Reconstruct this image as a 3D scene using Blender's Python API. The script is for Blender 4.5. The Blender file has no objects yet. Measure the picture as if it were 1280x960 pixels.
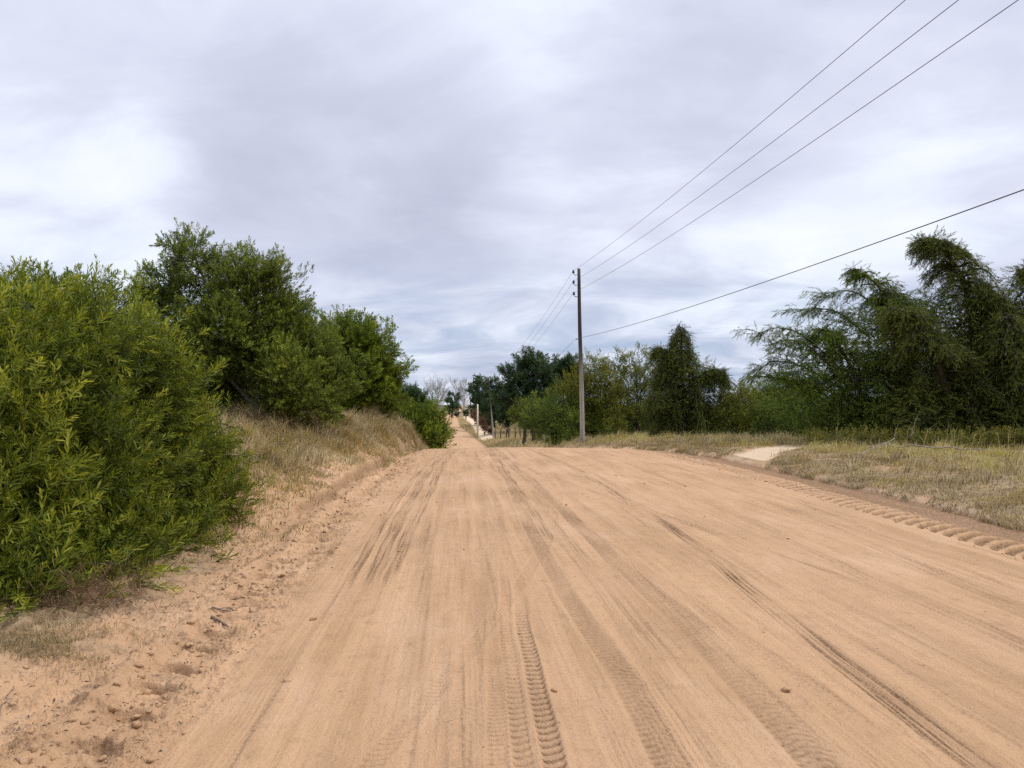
import bpy, math, random
import numpy as np
from mathutils import Vector

# ------------------------------------------------------------------ scene, camera, light
sc = bpy.context.scene
col = sc.collection
R = math.radians
F_PX, CX, CY, HORIZON = 924.0, 640.0, 480.0, 505.0     # photo is 1280x960
EYE = 1.6
PITCH = math.atan((HORIZON - CY) / F_PX)

cam_d = bpy.data.cameras.new("camera")
cam_d.sensor_width = 36.0
cam_d.lens = 36.0 * F_PX / 1280.0
cam_d.clip_start = 0.05
cam_d.clip_end = 9000.0
cam = bpy.data.objects.new("camera", cam_d)
cam.location = (0, 0, EYE)
cam.rotation_euler = (R(90) + PITCH, 0, 0)
col.objects.link(cam)
sc.camera = cam

SUN_EL, SUN_AZ = R(50), R(84)          # azimuth clockwise from +Y (straight ahead)
sun_d = bpy.data.lights.new("sun", 'SUN')
sun_d.energy = 2.3
sun_d.angle = R(10)
sun_d.color = (1.0, 0.95, 0.88)
sun = bpy.data.objects.new("sun", sun_d)
sdir = Vector((math.sin(SUN_AZ) * math.cos(SUN_EL), math.cos(SUN_AZ) * math.cos(SUN_EL), math.sin(SUN_EL)))
sun.rotation_euler = sdir.to_track_quat('Z', 'Y').to_euler()
sun.location = (0, 0, 60)
col.objects.link(sun)

sc.view_settings.view_transform = 'Standard'
sc.view_settings.look = 'None'
sc.view_settings.gamma = 1.0
sc.view_settings.exposure = 0.0
sc.view_settings.use_curve_mapping = False
sc.render.engine = 'CYCLES'
sc.cycles.use_denoising = False
sc.cycles.sample_clamp_indirect = 2.5
sc.cycles.sample_clamp_direct = 8.0
sc.cycles.max_bounces = 10
sc.cycles.diffuse_bounces = 5
sc.cycles.glossy_bounces = 2
sc.cycles.transmission_bounces = 6
sc.cycles.transparent_max_bounces = 4
sc.cycles.caustics_reflective = False
sc.cycles.caustics_refractive = False

def ray(px, py):
    a, b = (px - CX) / F_PX, (CY - py) / F_PX
    c, s = math.cos(PITCH), math.sin(PITCH)
    return Vector((a, c - s * b, s + c * b))

def at(px, py, Y):
    d = ray(px, py)
    t = Y / d.y
    return np.array((d.x * t, Y, EYE + d.z * t))

class NT:
    def __init__(self, nt):
        self.nt = nt
        nt.nodes.clear()
    def n(self, typ, inputs=None, **kw):
        nd = self.nt.nodes.new(typ)
        for k, v in kw.items():
            setattr(nd, k, v)
        for k, v in (inputs or {}).items():
            s = nd.inputs[k]
            if isinstance(v, bpy.types.NodeSocket):
                self.nt.links.new(v, s)
            else:
                s.default_value = v
        return nd
    def math(self, op, a, b=None, c=None, clamp=False):
        d = {0: a}
        if b is not None: d[1] = b
        if c is not None: d[2] = c
        return self.n('ShaderNodeMath', d, operation=op, use_clamp=clamp).outputs[0]
    def mixc(self, f, a, b, blend='MIX'):
        nd = self.n('ShaderNodeMix', None, data_type='RGBA', blend_type=blend)
        for i, v in ((0, f), (6, a), (7, b)):
            if isinstance(v, bpy.types.NodeSocket):
                self.nt.links.new(v, nd.inputs[i])
            else:
                nd.inputs[i].default_value = v if i == 0 else (*v, 1.0)[:4]
        return nd.outputs[2]
    def ramp(self, f, stops, interp='LINEAR'):
        nd = self.n('ShaderNodeValToRGB', {0: f})
        cr = nd.color_ramp
        cr.interpolation = interp
        while len(cr.elements) < len(stops):
            cr.elements.new(0.5)
        for e, (p, c) in zip(cr.elements, stops):
            e.position = p
            e.color = (*c, 1.0)
        return nd.outputs[0]
    def rng(self, v, a, b, c=0.0, d=1.0, smooth=True):
        return self.n('ShaderNodeMapRange', {0: v, 1: a, 2: b, 3: c, 4: d},
                      interpolation_type='SMOOTHSTEP' if smooth else 'LINEAR').outputs[0]

# ---- sky: Nishita behind a broken overcast
SKY_STRENGTH = 0.10
CLOUD_GAIN = 8.3
w = bpy.data.worlds.new("World")
sc.world = w
w.use_nodes = True
W = NT(w.node_tree)
sky = W.n('ShaderNodeTexSky', sky_type='NISHITA', sun_disc=False, sun_elevation=SUN_EL, sun_rotation=SUN_AZ,
          air_density=1.0, dust_density=1.5, ozone_density=1.0)
tc = W.n('ShaderNodeTexCoord')
dirn = W.n('ShaderNodeVectorMath', {0: tc.outputs['Generated']}, operation='NORMALIZE').outputs[0]
sx = W.n('ShaderNodeSeparateXYZ', {0: dirn})
zz = W.math('ADD', W.math('MAXIMUM', sx.outputs[2], 0.0), 0.22)
cx_ = W.math('DIVIDE', sx.outputs[0], zz)
cy_ = W.math('DIVIDE', sx.outputs[1], zz)
cv = W.n('ShaderNodeCombineXYZ', {0: cx_, 1: cy_, 2: 0.0}).outputs[0]
cv2 = W.n('ShaderNodeCombineXYZ', {0: W.math('MULTIPLY', W.math('ADD', cx_, W.math('MULTIPLY', cy_, 0.35)), 0.75), 1: W.math('MULTIPLY', cy_, 1.0), 2: 3.7}).outputs[0]
n1 = W.n('ShaderNodeTexNoise', {'Vector': cv, 'Scale': 1.5, 'Detail': 10.0, 'Roughness': 0.52, 'Distortion': 0.30}).outputs[0]
n2 = W.n('ShaderNodeTexNoise', {'Vector': cv2, 'Scale': 2.2, 'Detail': 9.0, 'Roughness': 0.58, 'Distortion': 0.6}).outputs[0]
def blob(px, py, deg0, deg1):
    d = ray(px, py).normalized()
    dt = W.n('ShaderNodeVectorMath', {0: dirn, 1: tuple(d)}, operation='DOT_PRODUCT').outputs['Value']
    wob = W.math('ADD', dt, W.math('MULTIPLY', W.math('SUBTRACT', n1, 0.5), 0.06))
    return W.rng(wob, math.cos(R(deg0)), math.cos(R(deg1)))
val = W.math('ADD', W.math('MULTIPLY', n1, 0.6), W.math('MULTIPLY', n2, 0.4))
val = W.math('MULTIPLY_ADD', W.math('SUBTRACT', val, 0.5), 1.75, 0.54)
for (px, py, a, b, amp) in ((450, 215, 15, 2, -0.28), (200, 170, 12, 2, -0.12), (900, 165, 12, 2, -0.08), (640, 230, 9, 2, -0.10), (60, 270, 9, 1, 0.15),
                            (170, 300, 6, 1, 0.05), (1010, 280, 13, 2, 0.10), (660, 275, 6, 1, 0.08), (430, 360, 9, 1, 0.08),
                            (120, 40, 16, 2, 0.04), (560, 20, 15, 2, 0.12), (1150, 120, 10, 2, -0.06), (850, 330, 10, 2, 0.06)):
    val = W.math('MULTIPLY_ADD', blob(px, py, a, b), amp, val)
ccol = W.ramp(val, [(0.12, (0.470, 0.500, 0.630)), (0.36, (0.560, 0.592, 0.725)), (0.53, (0.650, 0.688, 0.815)), (0.68, (0.750, 0.800, 0.905)), (0.90, (0.84, 0.89, 0.955))])
ccol = W.n('ShaderNodeVectorMath', {0: ccol, 'Scale': CLOUD_GAIN / 0.72 * 1.0}, operation='SCALE').outputs[0]
# thinner cloud low down lets the blue through in streaks
low = W.rng(sx.outputs[2], 0.03, 0.24, 1.0, 0.0)
gap = W.math('MULTIPLY', low, W.rng(n2, 0.34, 0.62, 0.85, 0.10))
bl = W.n('ShaderNodeVectorMath', {0: sky.outputs[0], 1: (0.62, 0.66, 0.86)}, operation='MULTIPLY').outputs[0]
skyc = W.mixc(W.math('MULTIPLY', gap, 0.9), ccol, W.mixc(0.55, bl, (4.3, 6.0, 8.7)))
# an overcast dome is brightest overhead
zen = W.rng(sx.outputs[2], 0.50, 0.95, 1.0, 2.1)
skyc = W.n('ShaderNodeVectorMath', {0: skyc, 'Scale': zen}, operation='SCALE').outputs[0]
bg = W.n('ShaderNodeBackground', {'Color': skyc, 'Strength': SKY_STRENGTH})
wo = W.n('ShaderNodeOutputWorld', {0: bg.outputs[0]})

# ------------------------------------------------------------------ helpers
rng = np.random.default_rng(7)

def hash2(ix, iy, seed):
    h = (ix.astype(np.int64) * 374761393 + iy.astype(np.int64) * 668265263 + seed * 974711) & 0xFFFFFFFF
    h = ((h ^ (h >> 13)) * 1274126177) & 0xFFFFFFFF
    h = h ^ (h >> 16)
    return h

def pn(x, y, seed=0):
    x0 = np.floor(x); y0 = np.floor(y)
    fx, fy = x - x0, y - y0
    u, v = fx * fx * fx * (fx * (fx * 6 - 15) + 10), fy * fy * fy * (fy * (fy * 6 - 15) + 10)
    def g(dx, dy):
        a = hash2(x0 + dx, y0 + dy, seed).astype(np.float64) * (2 * math.pi / 4294967296.0)
        return np.cos(a) * (fx - dx) + np.sin(a) * (fy - dy)
    a, b, c, d = g(0, 0), g(1, 0), g(0, 1), g(1, 1)
    return ((a + (b - a) * u) + ((c + (d - c) * u) - (a + (b - a) * u)) * v) * 1.5

def fbm(x, y, oct=4, seed=0, gain=0.5):
    s = 0; a = 1.0; t = 0
    for i in range(oct):
        s = s + a * pn(x, y, seed + i * 17)
        t += a
        x, y, a = x * 2.03 + 5.1, y * 2.03 + 1.7, a * gain
    return s / t

def sstep(a, b, x):
    t = np.clip((x - a) / (b - a), 0, 1)
    return t * t * (3 - 2 * t)

def cub(pts, y):
    p = np.array(pts, float)
    return np.interp(y, p[:, 0], p[:, 1])

def smooth_cub(pts, y, n=3.0):
    """linear interpolation with the corners rounded"""
    s = np.clip(np.abs(y) * 0.05, 0.4, 8.0)
    return (cub(pts, y - s) + 2 * cub(pts, y) + cub(pts, y + s)) / 4

def mesh_np(name, V, faces, mat=None, attrs=None, smooth=False, parent=None):
    me = bpy.data.meshes.new(name)
    V = np.ascontiguousarray(V, dtype=np.float32)
    faces = [np.ascontiguousarray(f, dtype=np.int32) for f in faces if len(f)]
    me.vertices.add(len(V))
    me.vertices.foreach_set('co', V.ravel())
    tot = np.concatenate([np.full(len(f), f.shape[1], dtype=np.int32) for f in faces])
    idx = np.concatenate([f.ravel() for f in faces])
    start = np.concatenate([[0], np.cumsum(tot)[:-1]]).astype(np.int32)
    me.loops.add(len(idx))
    me.loops.foreach_set('vertex_index', idx)
    me.polygons.add(len(tot))
    me.polygons.foreach_set('loop_start', start)
    me.update(calc_edges=True)
    if smooth:
        me.polygons.foreach_set('use_smooth', np.ones(len(tot), dtype=bool))
    for k, v in (attrs or {}).items():
        a = me.attributes.new(k, 'FLOAT', 'POINT')
        a.data.foreach_set('value', np.ascontiguousarray(v, dtype=np.float32))
    o = bpy.data.objects.new(name, me)
    col.objects.link(o)
    if mat: me.materials.append(mat)
    if parent is not None: o.parent = parent
    return o

def tag(o, label=None, cat=None, group=None, kind=None):
    if label: o['label'] = label
    if cat: o['category'] = cat
    if group: o['group'] = group
    if kind: o['kind'] = kind
    return o

def thing(name, loc=(0, 0, 0), label=None, cat=None, group=None):
    o = bpy.data.objects.new(name, None)
    o.empty_display_size = 0.3
    o.location = tuple(loc)
    col.objects.link(o)
    return tag(o, label, cat, group)

class TB:
    """collects tubes and boxes for one mesh"""
    def __init__(self):
        self.V, self.Q, self.T, self.n = [], [], [], 0
    def add(self, V, Q=None, T=None):
        self.V.append(np.asarray(V, float))
        if Q is not None and len(Q): self.Q.append(np.asarray(Q) + self.n)
        if T is not None and len(T): self.T.append(np.asarray(T) + self.n)
        self.n += len(V)
    def tube(self, pts, rad, k=6, cap=True):
        pts = np.asarray(pts, float)
        rad = np.broadcast_to(np.asarray(rad, float), (len(pts),))
        tan = np.gradient(pts, axis=0)
        tan /= np.linalg.norm(tan, axis=1)[:, None] + 1e-9
        ref = np.array((0.31, 0.17, 0.93)) if abs(tan[0, 2]) < 0.8 else np.array((0.9, 0.3, 0.1))
        a = np.cross(tan, ref); a /= np.linalg.norm(a, axis=1)[:, None] + 1e-9
        b = np.cross(tan, a)
        th = np.arange(k) * 2 * math.pi / k
        V = pts[:, None] + rad[:, None, None] * (np.cos(th)[None, :, None] * a[:, None] + np.sin(th)[None, :, None] * b[:, None])
        m = len(pts)
        i, j = np.meshgrid(np.arange(m - 1), np.arange(k), indexing='ij')
        j2 = (j + 1) % k
        Q = np.stack([i * k + j, i * k + j2, (i + 1) * k + j2, (i + 1) * k + j], -1).reshape(-1, 4)
        VV = V.reshape(-1, 3)
        T = None
        if cap:
            VV = np.vstack([VV, pts[0], pts[-1]])
            jj = np.arange(k)
            T = np.vstack([np.stack([np.full(k, m * k), (jj + 1) % k, jj], 1),
                           np.stack([np.full(k, m * k + 1), (m - 1) * k + jj, (m - 1) * k + (jj + 1) % k], 1)])
        self.add(VV, Q, T)
    def lathe(self, base, axis, prof, k=12):
        base = np.asarray(base, float); axis = np.asarray(axis, float) / np.linalg.norm(axis)
        pts = np.array([base + axis * h for h, r in prof])
        self.tube(pts, [r for h, r in prof], k)
    def build(self, name, mat, parent=None, smooth=True):
        f = []
        if self.Q: f.append(np.vstack(self.Q))
        if self.T: f.append(np.vstack(self.T))
        return mesh_np(name, np.vstack(self.V), f, mat, smooth=smooth, parent=parent)

# ------------------------------------------------------------------ materials
def mat_new(name):
    m = bpy.data.materials.new(name)
    m.use_nodes = True
    return m, NT(m.node_tree)

def leaf_material(name, stops, transl=0.35, rough=0.55, spec=0.16, hue_noise=0.6):
    m, N = mat_new(name)
    a = N.n('ShaderNodeAttribute', attribute_name='tint').outputs['Fac']
    geo = N.n('ShaderNodeTexCoord').outputs['Object']
    nz = N.n('ShaderNodeTexNoise', {'Vector': geo, 'Scale': hue_noise, 'Detail': 3.0}).outputs[0]
    f = N.math('ADD', a, N.math('MULTIPLY', N.math('SUBTRACT', nz, 0.5), 0.5), clamp=True)
    c = N.ramp(f, stops)
    p = N.n('ShaderNodeBsdfPrincipled', {'Base Color': c, 'Roughness': rough, 'Specular IOR Level': spec})
    tcx = N.mixc(1.0, c, (1.25, 1.25, 0.55), 'MULTIPLY')
    t = N.n('ShaderNodeBsdfTranslucent', {'Color': tcx})
    mx = N.n('ShaderNodeMixShader', {0: transl, 1: p.outputs[0], 2: t.outputs[0]})
    N.n('ShaderNodeOutputMaterial', {0: mx.outputs[0]})
    return m

M = {}
M['acacia'] = leaf_material('acacia_leaves', [(0.0, (0.0289, 0.0407, 0.0079)), (0.30, (0.0723, 0.0978, 0.0129)), (0.60, (0.1809, 0.2105, 0.0238)), (0.85, (0.3331, 0.3396, 0.0446)), (1.0, (0.4923, 0.4754, 0.0792))], hue_noise=0.9)
M['acacia_dark'] = leaf_material('acacia_tree_leaves', [(0.0, (0.0408, 0.0567, 0.0123)), (0.35, (0.1040, 0.1346, 0.0213)), (0.7, (0.2190, 0.2585, 0.0359)), (1.0, (0.4084, 0.4250, 0.0617))], transl=0.3)
M['acacia_mid'] = leaf_material('acacia_round_leaves', [(0.0, (0.0396, 0.0597, 0.0075)), (0.35, (0.1023, 0.1413, 0.0131)), (0.7, (0.2145, 0.2590, 0.0224)), (1.0, (0.3795, 0.4081, 0.0374))], transl=0.3)
M['cypress'] = leaf_material('cypress_leaves', [(0.0, (0.0276, 0.0366, 0.0087)), (0.35, (0.0745, 0.0929, 0.0185)), (0.7, (0.1588, 0.1829, 0.0327)), (1.0, (0.2760, 0.2812, 0.0545))], transl=0.2)
M['cedar'] = leaf_material('cedar_leaves', [(0.0, (0.0334, 0.0534, 0.0109)), (0.35, (0.0850, 0.1256, 0.0197)), (0.7, (0.1822, 0.2386, 0.0328)), (1.0, (0.3036, 0.3611, 0.0546))], transl=0.22)
M['pine'] = leaf_material('pine_needles', [(0.0, (0.0195, 0.0390, 0.0156)), (0.4, (0.0429, 0.0780, 0.0281)), (0.75, (0.0780, 0.1248, 0.0374)), (1.0, (0.1365, 0.1852, 0.0468))], transl=0.12, hue_noise=0.25)
M['olive'] = leaf_material('olive_tree_leaves', [(0.0, (0.0425, 0.0528, 0.0090)), (0.35, (0.1187, 0.1296, 0.0160)), (0.7, (0.2375, 0.2280, 0.0280)), (1.0, (0.3500, 0.3120, 0.0500))], transl=0.32)
M['greygreen'] = leaf_material('grey_green_leaves', [(0.0, (0.0450, 0.0552, 0.0154)), (0.35, (0.1187, 0.1344, 0.0286)), (0.7, (0.2313, 0.2400, 0.0550)), (1.0, (0.3500, 0.3360, 0.0990))], transl=0.32)
M['weed'] = leaf_material('weed_leaves', [(0.0, (0.0439, 0.0491, 0.0125)), (0.5, (0.1098, 0.1160, 0.0220)), (1.0, (0.2853, 0.2184, 0.0472))], transl=0.3)
M['drybrush'] = leaf_material('dry_brush', [(0.0, (0.0600, 0.0342, 0.0189)), (0.5, (0.1560, 0.0854, 0.0473)), (1.0, (0.3120, 0.1938, 0.1050))], transl=0.1)
M['grass'] = leaf_material('dry_grass_blades', [(0.0, (0.11, 0.080, 0.050)), (0.3, (0.29, 0.22, 0.130)), (0.6, (0.50, 0.385, 0.225)), (0.8, (0.56, 0.46, 0.26)), (1.0, (0.70, 0.60, 0.40))], transl=0.25, rough=0.7, spec=0.1, hue_noise=0.5)
M['greengrass'] = leaf_material('yellow_green_grass_blades', [(0.0, (0.12, 0.105, 0.045)), (0.3, (0.30, 0.25, 0.095)), (0.6, (0.50, 0.42, 0.19)), (0.8, (0.58, 0.49, 0.25)), (1.0, (0.70, 0.60, 0.38))], transl=0.28, rough=0.7, spec=0.1, hue_noise=0.5)
M['litter'] = leaf_material('litter', [(0.0, (0.05, 0.032, 0.02)), (0.5, (0.12, 0.08, 0.05)), (1.0, (0.26, 0.19, 0.12))], transl=0.0, rough=0.8, spec=0.1)

def bark_material(name, c1, c2, scale=9.0, stretch=0.15, bump=0.5):
    m, N = mat_new(name)
    tcn = N.n('ShaderNodeTexCoord').outputs['Object']
    mp = N.n('ShaderNodeMapping', {'Vector': tcn, 'Scale': (1, 1, stretch)})
    nz = N.n('ShaderNodeTexNoise', {'Vector': mp.outputs[0], 'Scale': scale, 'Detail': 6.0, 'Roughness': 0.6}).outputs[0]
    c = N.mixc(N.rng(nz, 0.3, 0.7), c1, c2)
    b = N.n('ShaderNodeBump', {'Height': nz, 'Strength': bump, 'Distance': 0.02})
    p = N.n('ShaderNodeBsdfPrincipled', {'Base Color': c, 'Roughness': 0.85, 'Specular IOR Level': 0.15, 'Normal': b.outputs[0]})
    N.n('ShaderNodeOutputMaterial', {0: p.outputs[0]})
    return m
M['bark'] = bark_material('grey_bark', (0.10, 0.085, 0.07), (0.24, 0.21, 0.18))
M['bark_dark'] = bark_material('dark_bark', (0.035, 0.028, 0.022), (0.10, 0.08, 0.06))
M['bark_pale'] = bark_material('pale_bark', (0.25, 0.24, 0.225), (0.43, 0.42, 0.40))
M['twig'] = bark_material('dead_twig', (0.10, 0.07, 0.05), (0.26, 0.19, 0.14), 30)
M['deadwood'] = bark_material('bleached_wood', (0.20, 0.165, 0.13), (0.36, 0.31, 0.25), 20)
M['fencewood'] = bark_material('weathered_fence_wood', (0.10, 0.075, 0.055), (0.20, 0.15, 0.11), 14)
M['palepost'] = bark_material('pale_concrete', (0.52, 0.46, 0.34), (0.66, 0.60, 0.47), 6, 1.0, 0.1)

# utility pole wood: silvery below, darker above: creosote plus backlit shade painted in (object z)
m, N = mat_new('pole_wood')
tcn = N.n('ShaderNodeTexCoord').outputs['Object']
mp = N.n('ShaderNodeMapping', {'Vector': tcn, 'Scale': (1, 1, 0.05)})
nz = N.n('ShaderNodeTexNoise', {'Vector': mp.outputs[0], 'Scale': 26.0, 'Detail': 6.0, 'Roughness': 0.6}).outputs[0]
nz2 = N.n('ShaderNodeTexNoise', {'Vector': tcn, 'Scale': 1.3, 'Detail': 4.0}).outputs[0]
sz = N.n('ShaderNodeSeparateXYZ', {0: tcn}).outputs[2]
hi = N.rng(N.math('ADD', sz, N.math('MULTIPLY', N.math('SUBTRACT', nz2, 0.5), 2.0)), 2.0, 4.6)
ca = N.mixc(N.rng(nz, 0.3, 0.7), (0.20, 0.18, 0.15), (0.40, 0.37, 0.32))
cb = N.mixc(N.rng(nz, 0.3, 0.7), (0.035, 0.031, 0.028), (0.085, 0.075, 0.068))
b = N.n('ShaderNodeBump', {'Height': nz, 'Strength': 0.5, 'Distance': 0.01})
p = N.n('ShaderNodeBsdfPrincipled', {'Base Color': N.mixc(hi, ca, cb), 'Roughness': 0.85, 'Specular IOR Level': 0.15, 'Normal': b.outputs[0]})
N.n('ShaderNodeOutputMaterial', {0: p.outputs[0]})
M['pole'] = m

def plain(name, c, rough=0.6, metal=0.0):
    m, N = mat_new(name)
    tcn = N.n('ShaderNodeTexCoord').outputs['Object']
    nz = N.n('ShaderNodeTexNoise', {'Vector': tcn, 'Scale': 12.0, 'Detail': 4.0}).outputs[0]
    cc = N.mixc(nz, tuple(x * 0.8 for x in c), tuple(min(1, x * 1.2) for x in c))
    p = N.n('ShaderNodeBsdfPrincipled', {'Base Color': cc, 'Roughness': rough, 'Metallic': metal})
    N.n('ShaderNodeOutputMaterial', {0: p.outputs[0]})
    return m
M['wire'] = plain('aluminium_wire', (0.10, 0.10, 0.11), 0.6)
M['cable'] = plain('black_cable', (0.035, 0.035, 0.038), 0.6)
M['insulator'] = plain('brown_porcelain', (0.035, 0.022, 0.018), 0.25)
M['iron'] = plain('dull_iron', (0.09, 0.085, 0.08), 0.6, 0.5)
M['lamp'] = plain('white_lamp_housing', (0.75, 0.74, 0.68), 0.4)

# ground material, shared by the sheets of the terrain
def ground_material():
    m, N = mat_new('sandy_ground')
    A = lambda s: N.n('ShaderNodeAttribute', attribute_name=s).outputs['Fac']
    tco = N.n('ShaderNodeTexCoord').outputs['Object']
    dark, pale, soil = A('dark'), A('pale'), A('soil')
    sep = N.n('ShaderNodeSeparateXYZ', {0: tco})
    # grain along the road direction
    u = N.math('ADD', sep.outputs[0], N.math('MULTIPLY', sep.outputs[1], 0.076))
    sv = N.n('ShaderNodeCombineXYZ', {0: N.math('MULTIPLY', u, 5.0), 1: N.math('MULTIPLY', sep.outputs[1], 0.28), 2: 0.0}).outputs[0]
    streak = N.n('ShaderNodeTexNoise', {'Vector': sv, 'Scale': 1.0, 'Detail': 7.0, 'Roughness': 0.62}).outputs[0]
    big = N.n('ShaderNodeTexNoise', {'Vector': tco, 'Scale': 0.45, 'Detail': 5.0}).outputs[0]
    med = N.n('ShaderNodeTexNoise', {'Vector': tco, 'Scale': 7.0, 'Detail': 6.0, 'Roughness': 0.6}).outputs[0]
    fine = N.n('ShaderNodeTexNoise', {'Vector': tco, 'Scale': 160.0, 'Detail': 3.0}).outputs[0]
    c = N.mixc(N.rng(streak, 0.3, 0.7), (0.400, 0.242, 0.129), (0.520, 0.322, 0.180))
    c = N.mixc(N.math('MULTIPLY', N.rng(big, 0.35, 0.7), 0.5), c, (0.515, 0.322, 0.192))
    c = N.mixc(N.math('MULTIPLY', N.rng(med, 0.52, 0.75), 0.30), c, (0.290, 0.174, 0.092))
    c = N.mixc(N.math('MULTIPLY', N.rng(fine, 0.5, 0.75), 0.30), c, (0.260, 0.154, 0.080))
    pv = N.n('ShaderNodeCombineXYZ', {0: N.math('MULTIPLY', u, 1.3), 1: N.math('MULTIPLY', sep.outputs[1], 0.5), 2: 4.0}).outputs[0]
    patch = N.n('ShaderNodeTexNoise', {'Vector': pv, 'Scale': 1.0, 'Detail': 6.0, 'Roughness': 0.6, 'Distortion': 0.5}).outputs[0]
    c = N.mixc(N.math('MULTIPLY', N.rng(patch, 0.50, 0.72), 0.38), c, (0.310, 0.186, 0.104))
    c = N.mixc(N.math('MULTIPLY', N.rng(patch, 0.48, 0.30), 0.35), c, (0.590, 0.395, 0.252))
    c = N.mixc(pale, c, (0.60, 0.46, 0.31))
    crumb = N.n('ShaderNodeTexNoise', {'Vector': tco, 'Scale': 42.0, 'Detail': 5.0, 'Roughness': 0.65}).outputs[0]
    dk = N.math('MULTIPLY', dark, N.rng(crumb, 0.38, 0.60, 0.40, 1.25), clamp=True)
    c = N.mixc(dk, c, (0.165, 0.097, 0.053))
    sc_ = N.mixc(N.rng(med, 0.35, 0.65), (0.195, 0.130, 0.074), (0.36, 0.26, 0.150))
    c = N.mixc(soil, c, sc_)
    gc_ = N.mixc(N.rng(med, 0.35, 0.65), (0.045, 0.048, 0.018), (0.10, 0.10, 0.04))
    c = N.mixc(A('veg'), c, gc_)
    h = N.math('ADD', N.math('MULTIPLY', fine, 0.35), N.math('MULTIPLY', N.n('ShaderNodeTexNoise', {'Vector': tco, 'Scale': 45.0, 'Detail': 5.0, 'Roughness': 0.6}).outputs[0], 1.0))
    b = N.n('ShaderNodeBump', {'Height': h, 'Strength': 0.8, 'Distance': 0.02})
    p = N.n('ShaderNodeBsdfPrincipled', {'Base Color': c, 'Roughness': 0.93, 'Specular IOR Level': 0.12, 'Normal': b.outputs[0]})
    N.n('ShaderNodeOutputMaterial', {0: p.outputs[0]})
    return m
M['ground'] = ground_material()

# ------------------------------------------------------------------ terrain
ZR = [(-60, 0), (0, 0), (12, 0.02), (20, 0.06), (25, 0.05), (30, -0.2), (40, -1.4), (60, -3.0), (74, -3.35), (90, -2.9), (110, -2.5),
      (130, -2.3), (165, -2.05), (200, -1.95), (225, -2.5), (300, -4), (600, -6), (6000, -8)]
ZRIGHT = [(-60, 0.15), (0, 0.18), (10, 0.26), (20, 0.36), (32, 0.14), (38, -0.3), (50, -1.7), (60, -2.3), (90, -2.45), (130, -1.9), (180, -1.6), (300, -3), (600, -5), (6000, -7)]
ZLEFT = [(-60, 0.35), (0, 0.35), (7, 0.45), (11, 0.88), (16, 1.16), (24, 0.98), (29, 0.52), (34, 0.0), (40, -0.8), (60, -2.4), (90, -2.2), (200, -1.5), (300, -3.6), (600, -5), (6000, -7)]
XR = [(-60, 9), (2, 6.2), (7.6, 6.35), (10, 6.45), (13, 6.45), (17, 6.2), (22, 5.8), (26, 4.5), (29, 3.1), (32, 1.8), (40, 0.5), (60, -0.8), (80, -2.9), (90, -4.2), (110, -7.0), (130, -9.4), (200, -15), (400, -29), (6000, -400)]
XL = [(-60, 2.7), (3, -1.80), (6, -2.02), (13, -2.48), (21, -2.82), (27, -2.75), (35, -3.6), (60, -6.0), (90, -9.0), (110, -11.2), (130, -13), (200, -18.4), (400, -34), (6000, -420)]
LANE = [(5.4, 18.2), (6.6, 20.4), (8.4, 22.6), (10.2, 23.4), (12.0, 22.4), (13.6, 19.8), (16.5, 16.3), (24, 10.0)]      # pale lane on the right verge
PATH = [(-2.9, 90), (-3.3, 94), (-4.6, 108), (-6.2, 128), (-8.4, 150), (-11.5, 185), (-13.5, 215)]                 # white path by the far road
RUT = [(-10, 5.6), (3, 5.55), (8.4, 5.50), (9.9, 5.42), (14.1, 5.35), (18, 5.22), (22, 4.8), (26, 3.6), (29, 2.5)]

def dist_poly(x, y, pts):
    d = np.full(x.shape, 1e9)
    for (x0, y0), (x1, y1) in zip(pts[:-1], pts[1:]):
        dx, dy = x1 - x0, y1 - y0
        t = np.clip(((x - x0) * dx + (y - y0) * dy) / (dx * dx + dy * dy), 0, 1)
        d = np.minimum(d, np.hypot(x - x0 - t * dx, y - y0 - t * dy))
    return d

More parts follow.
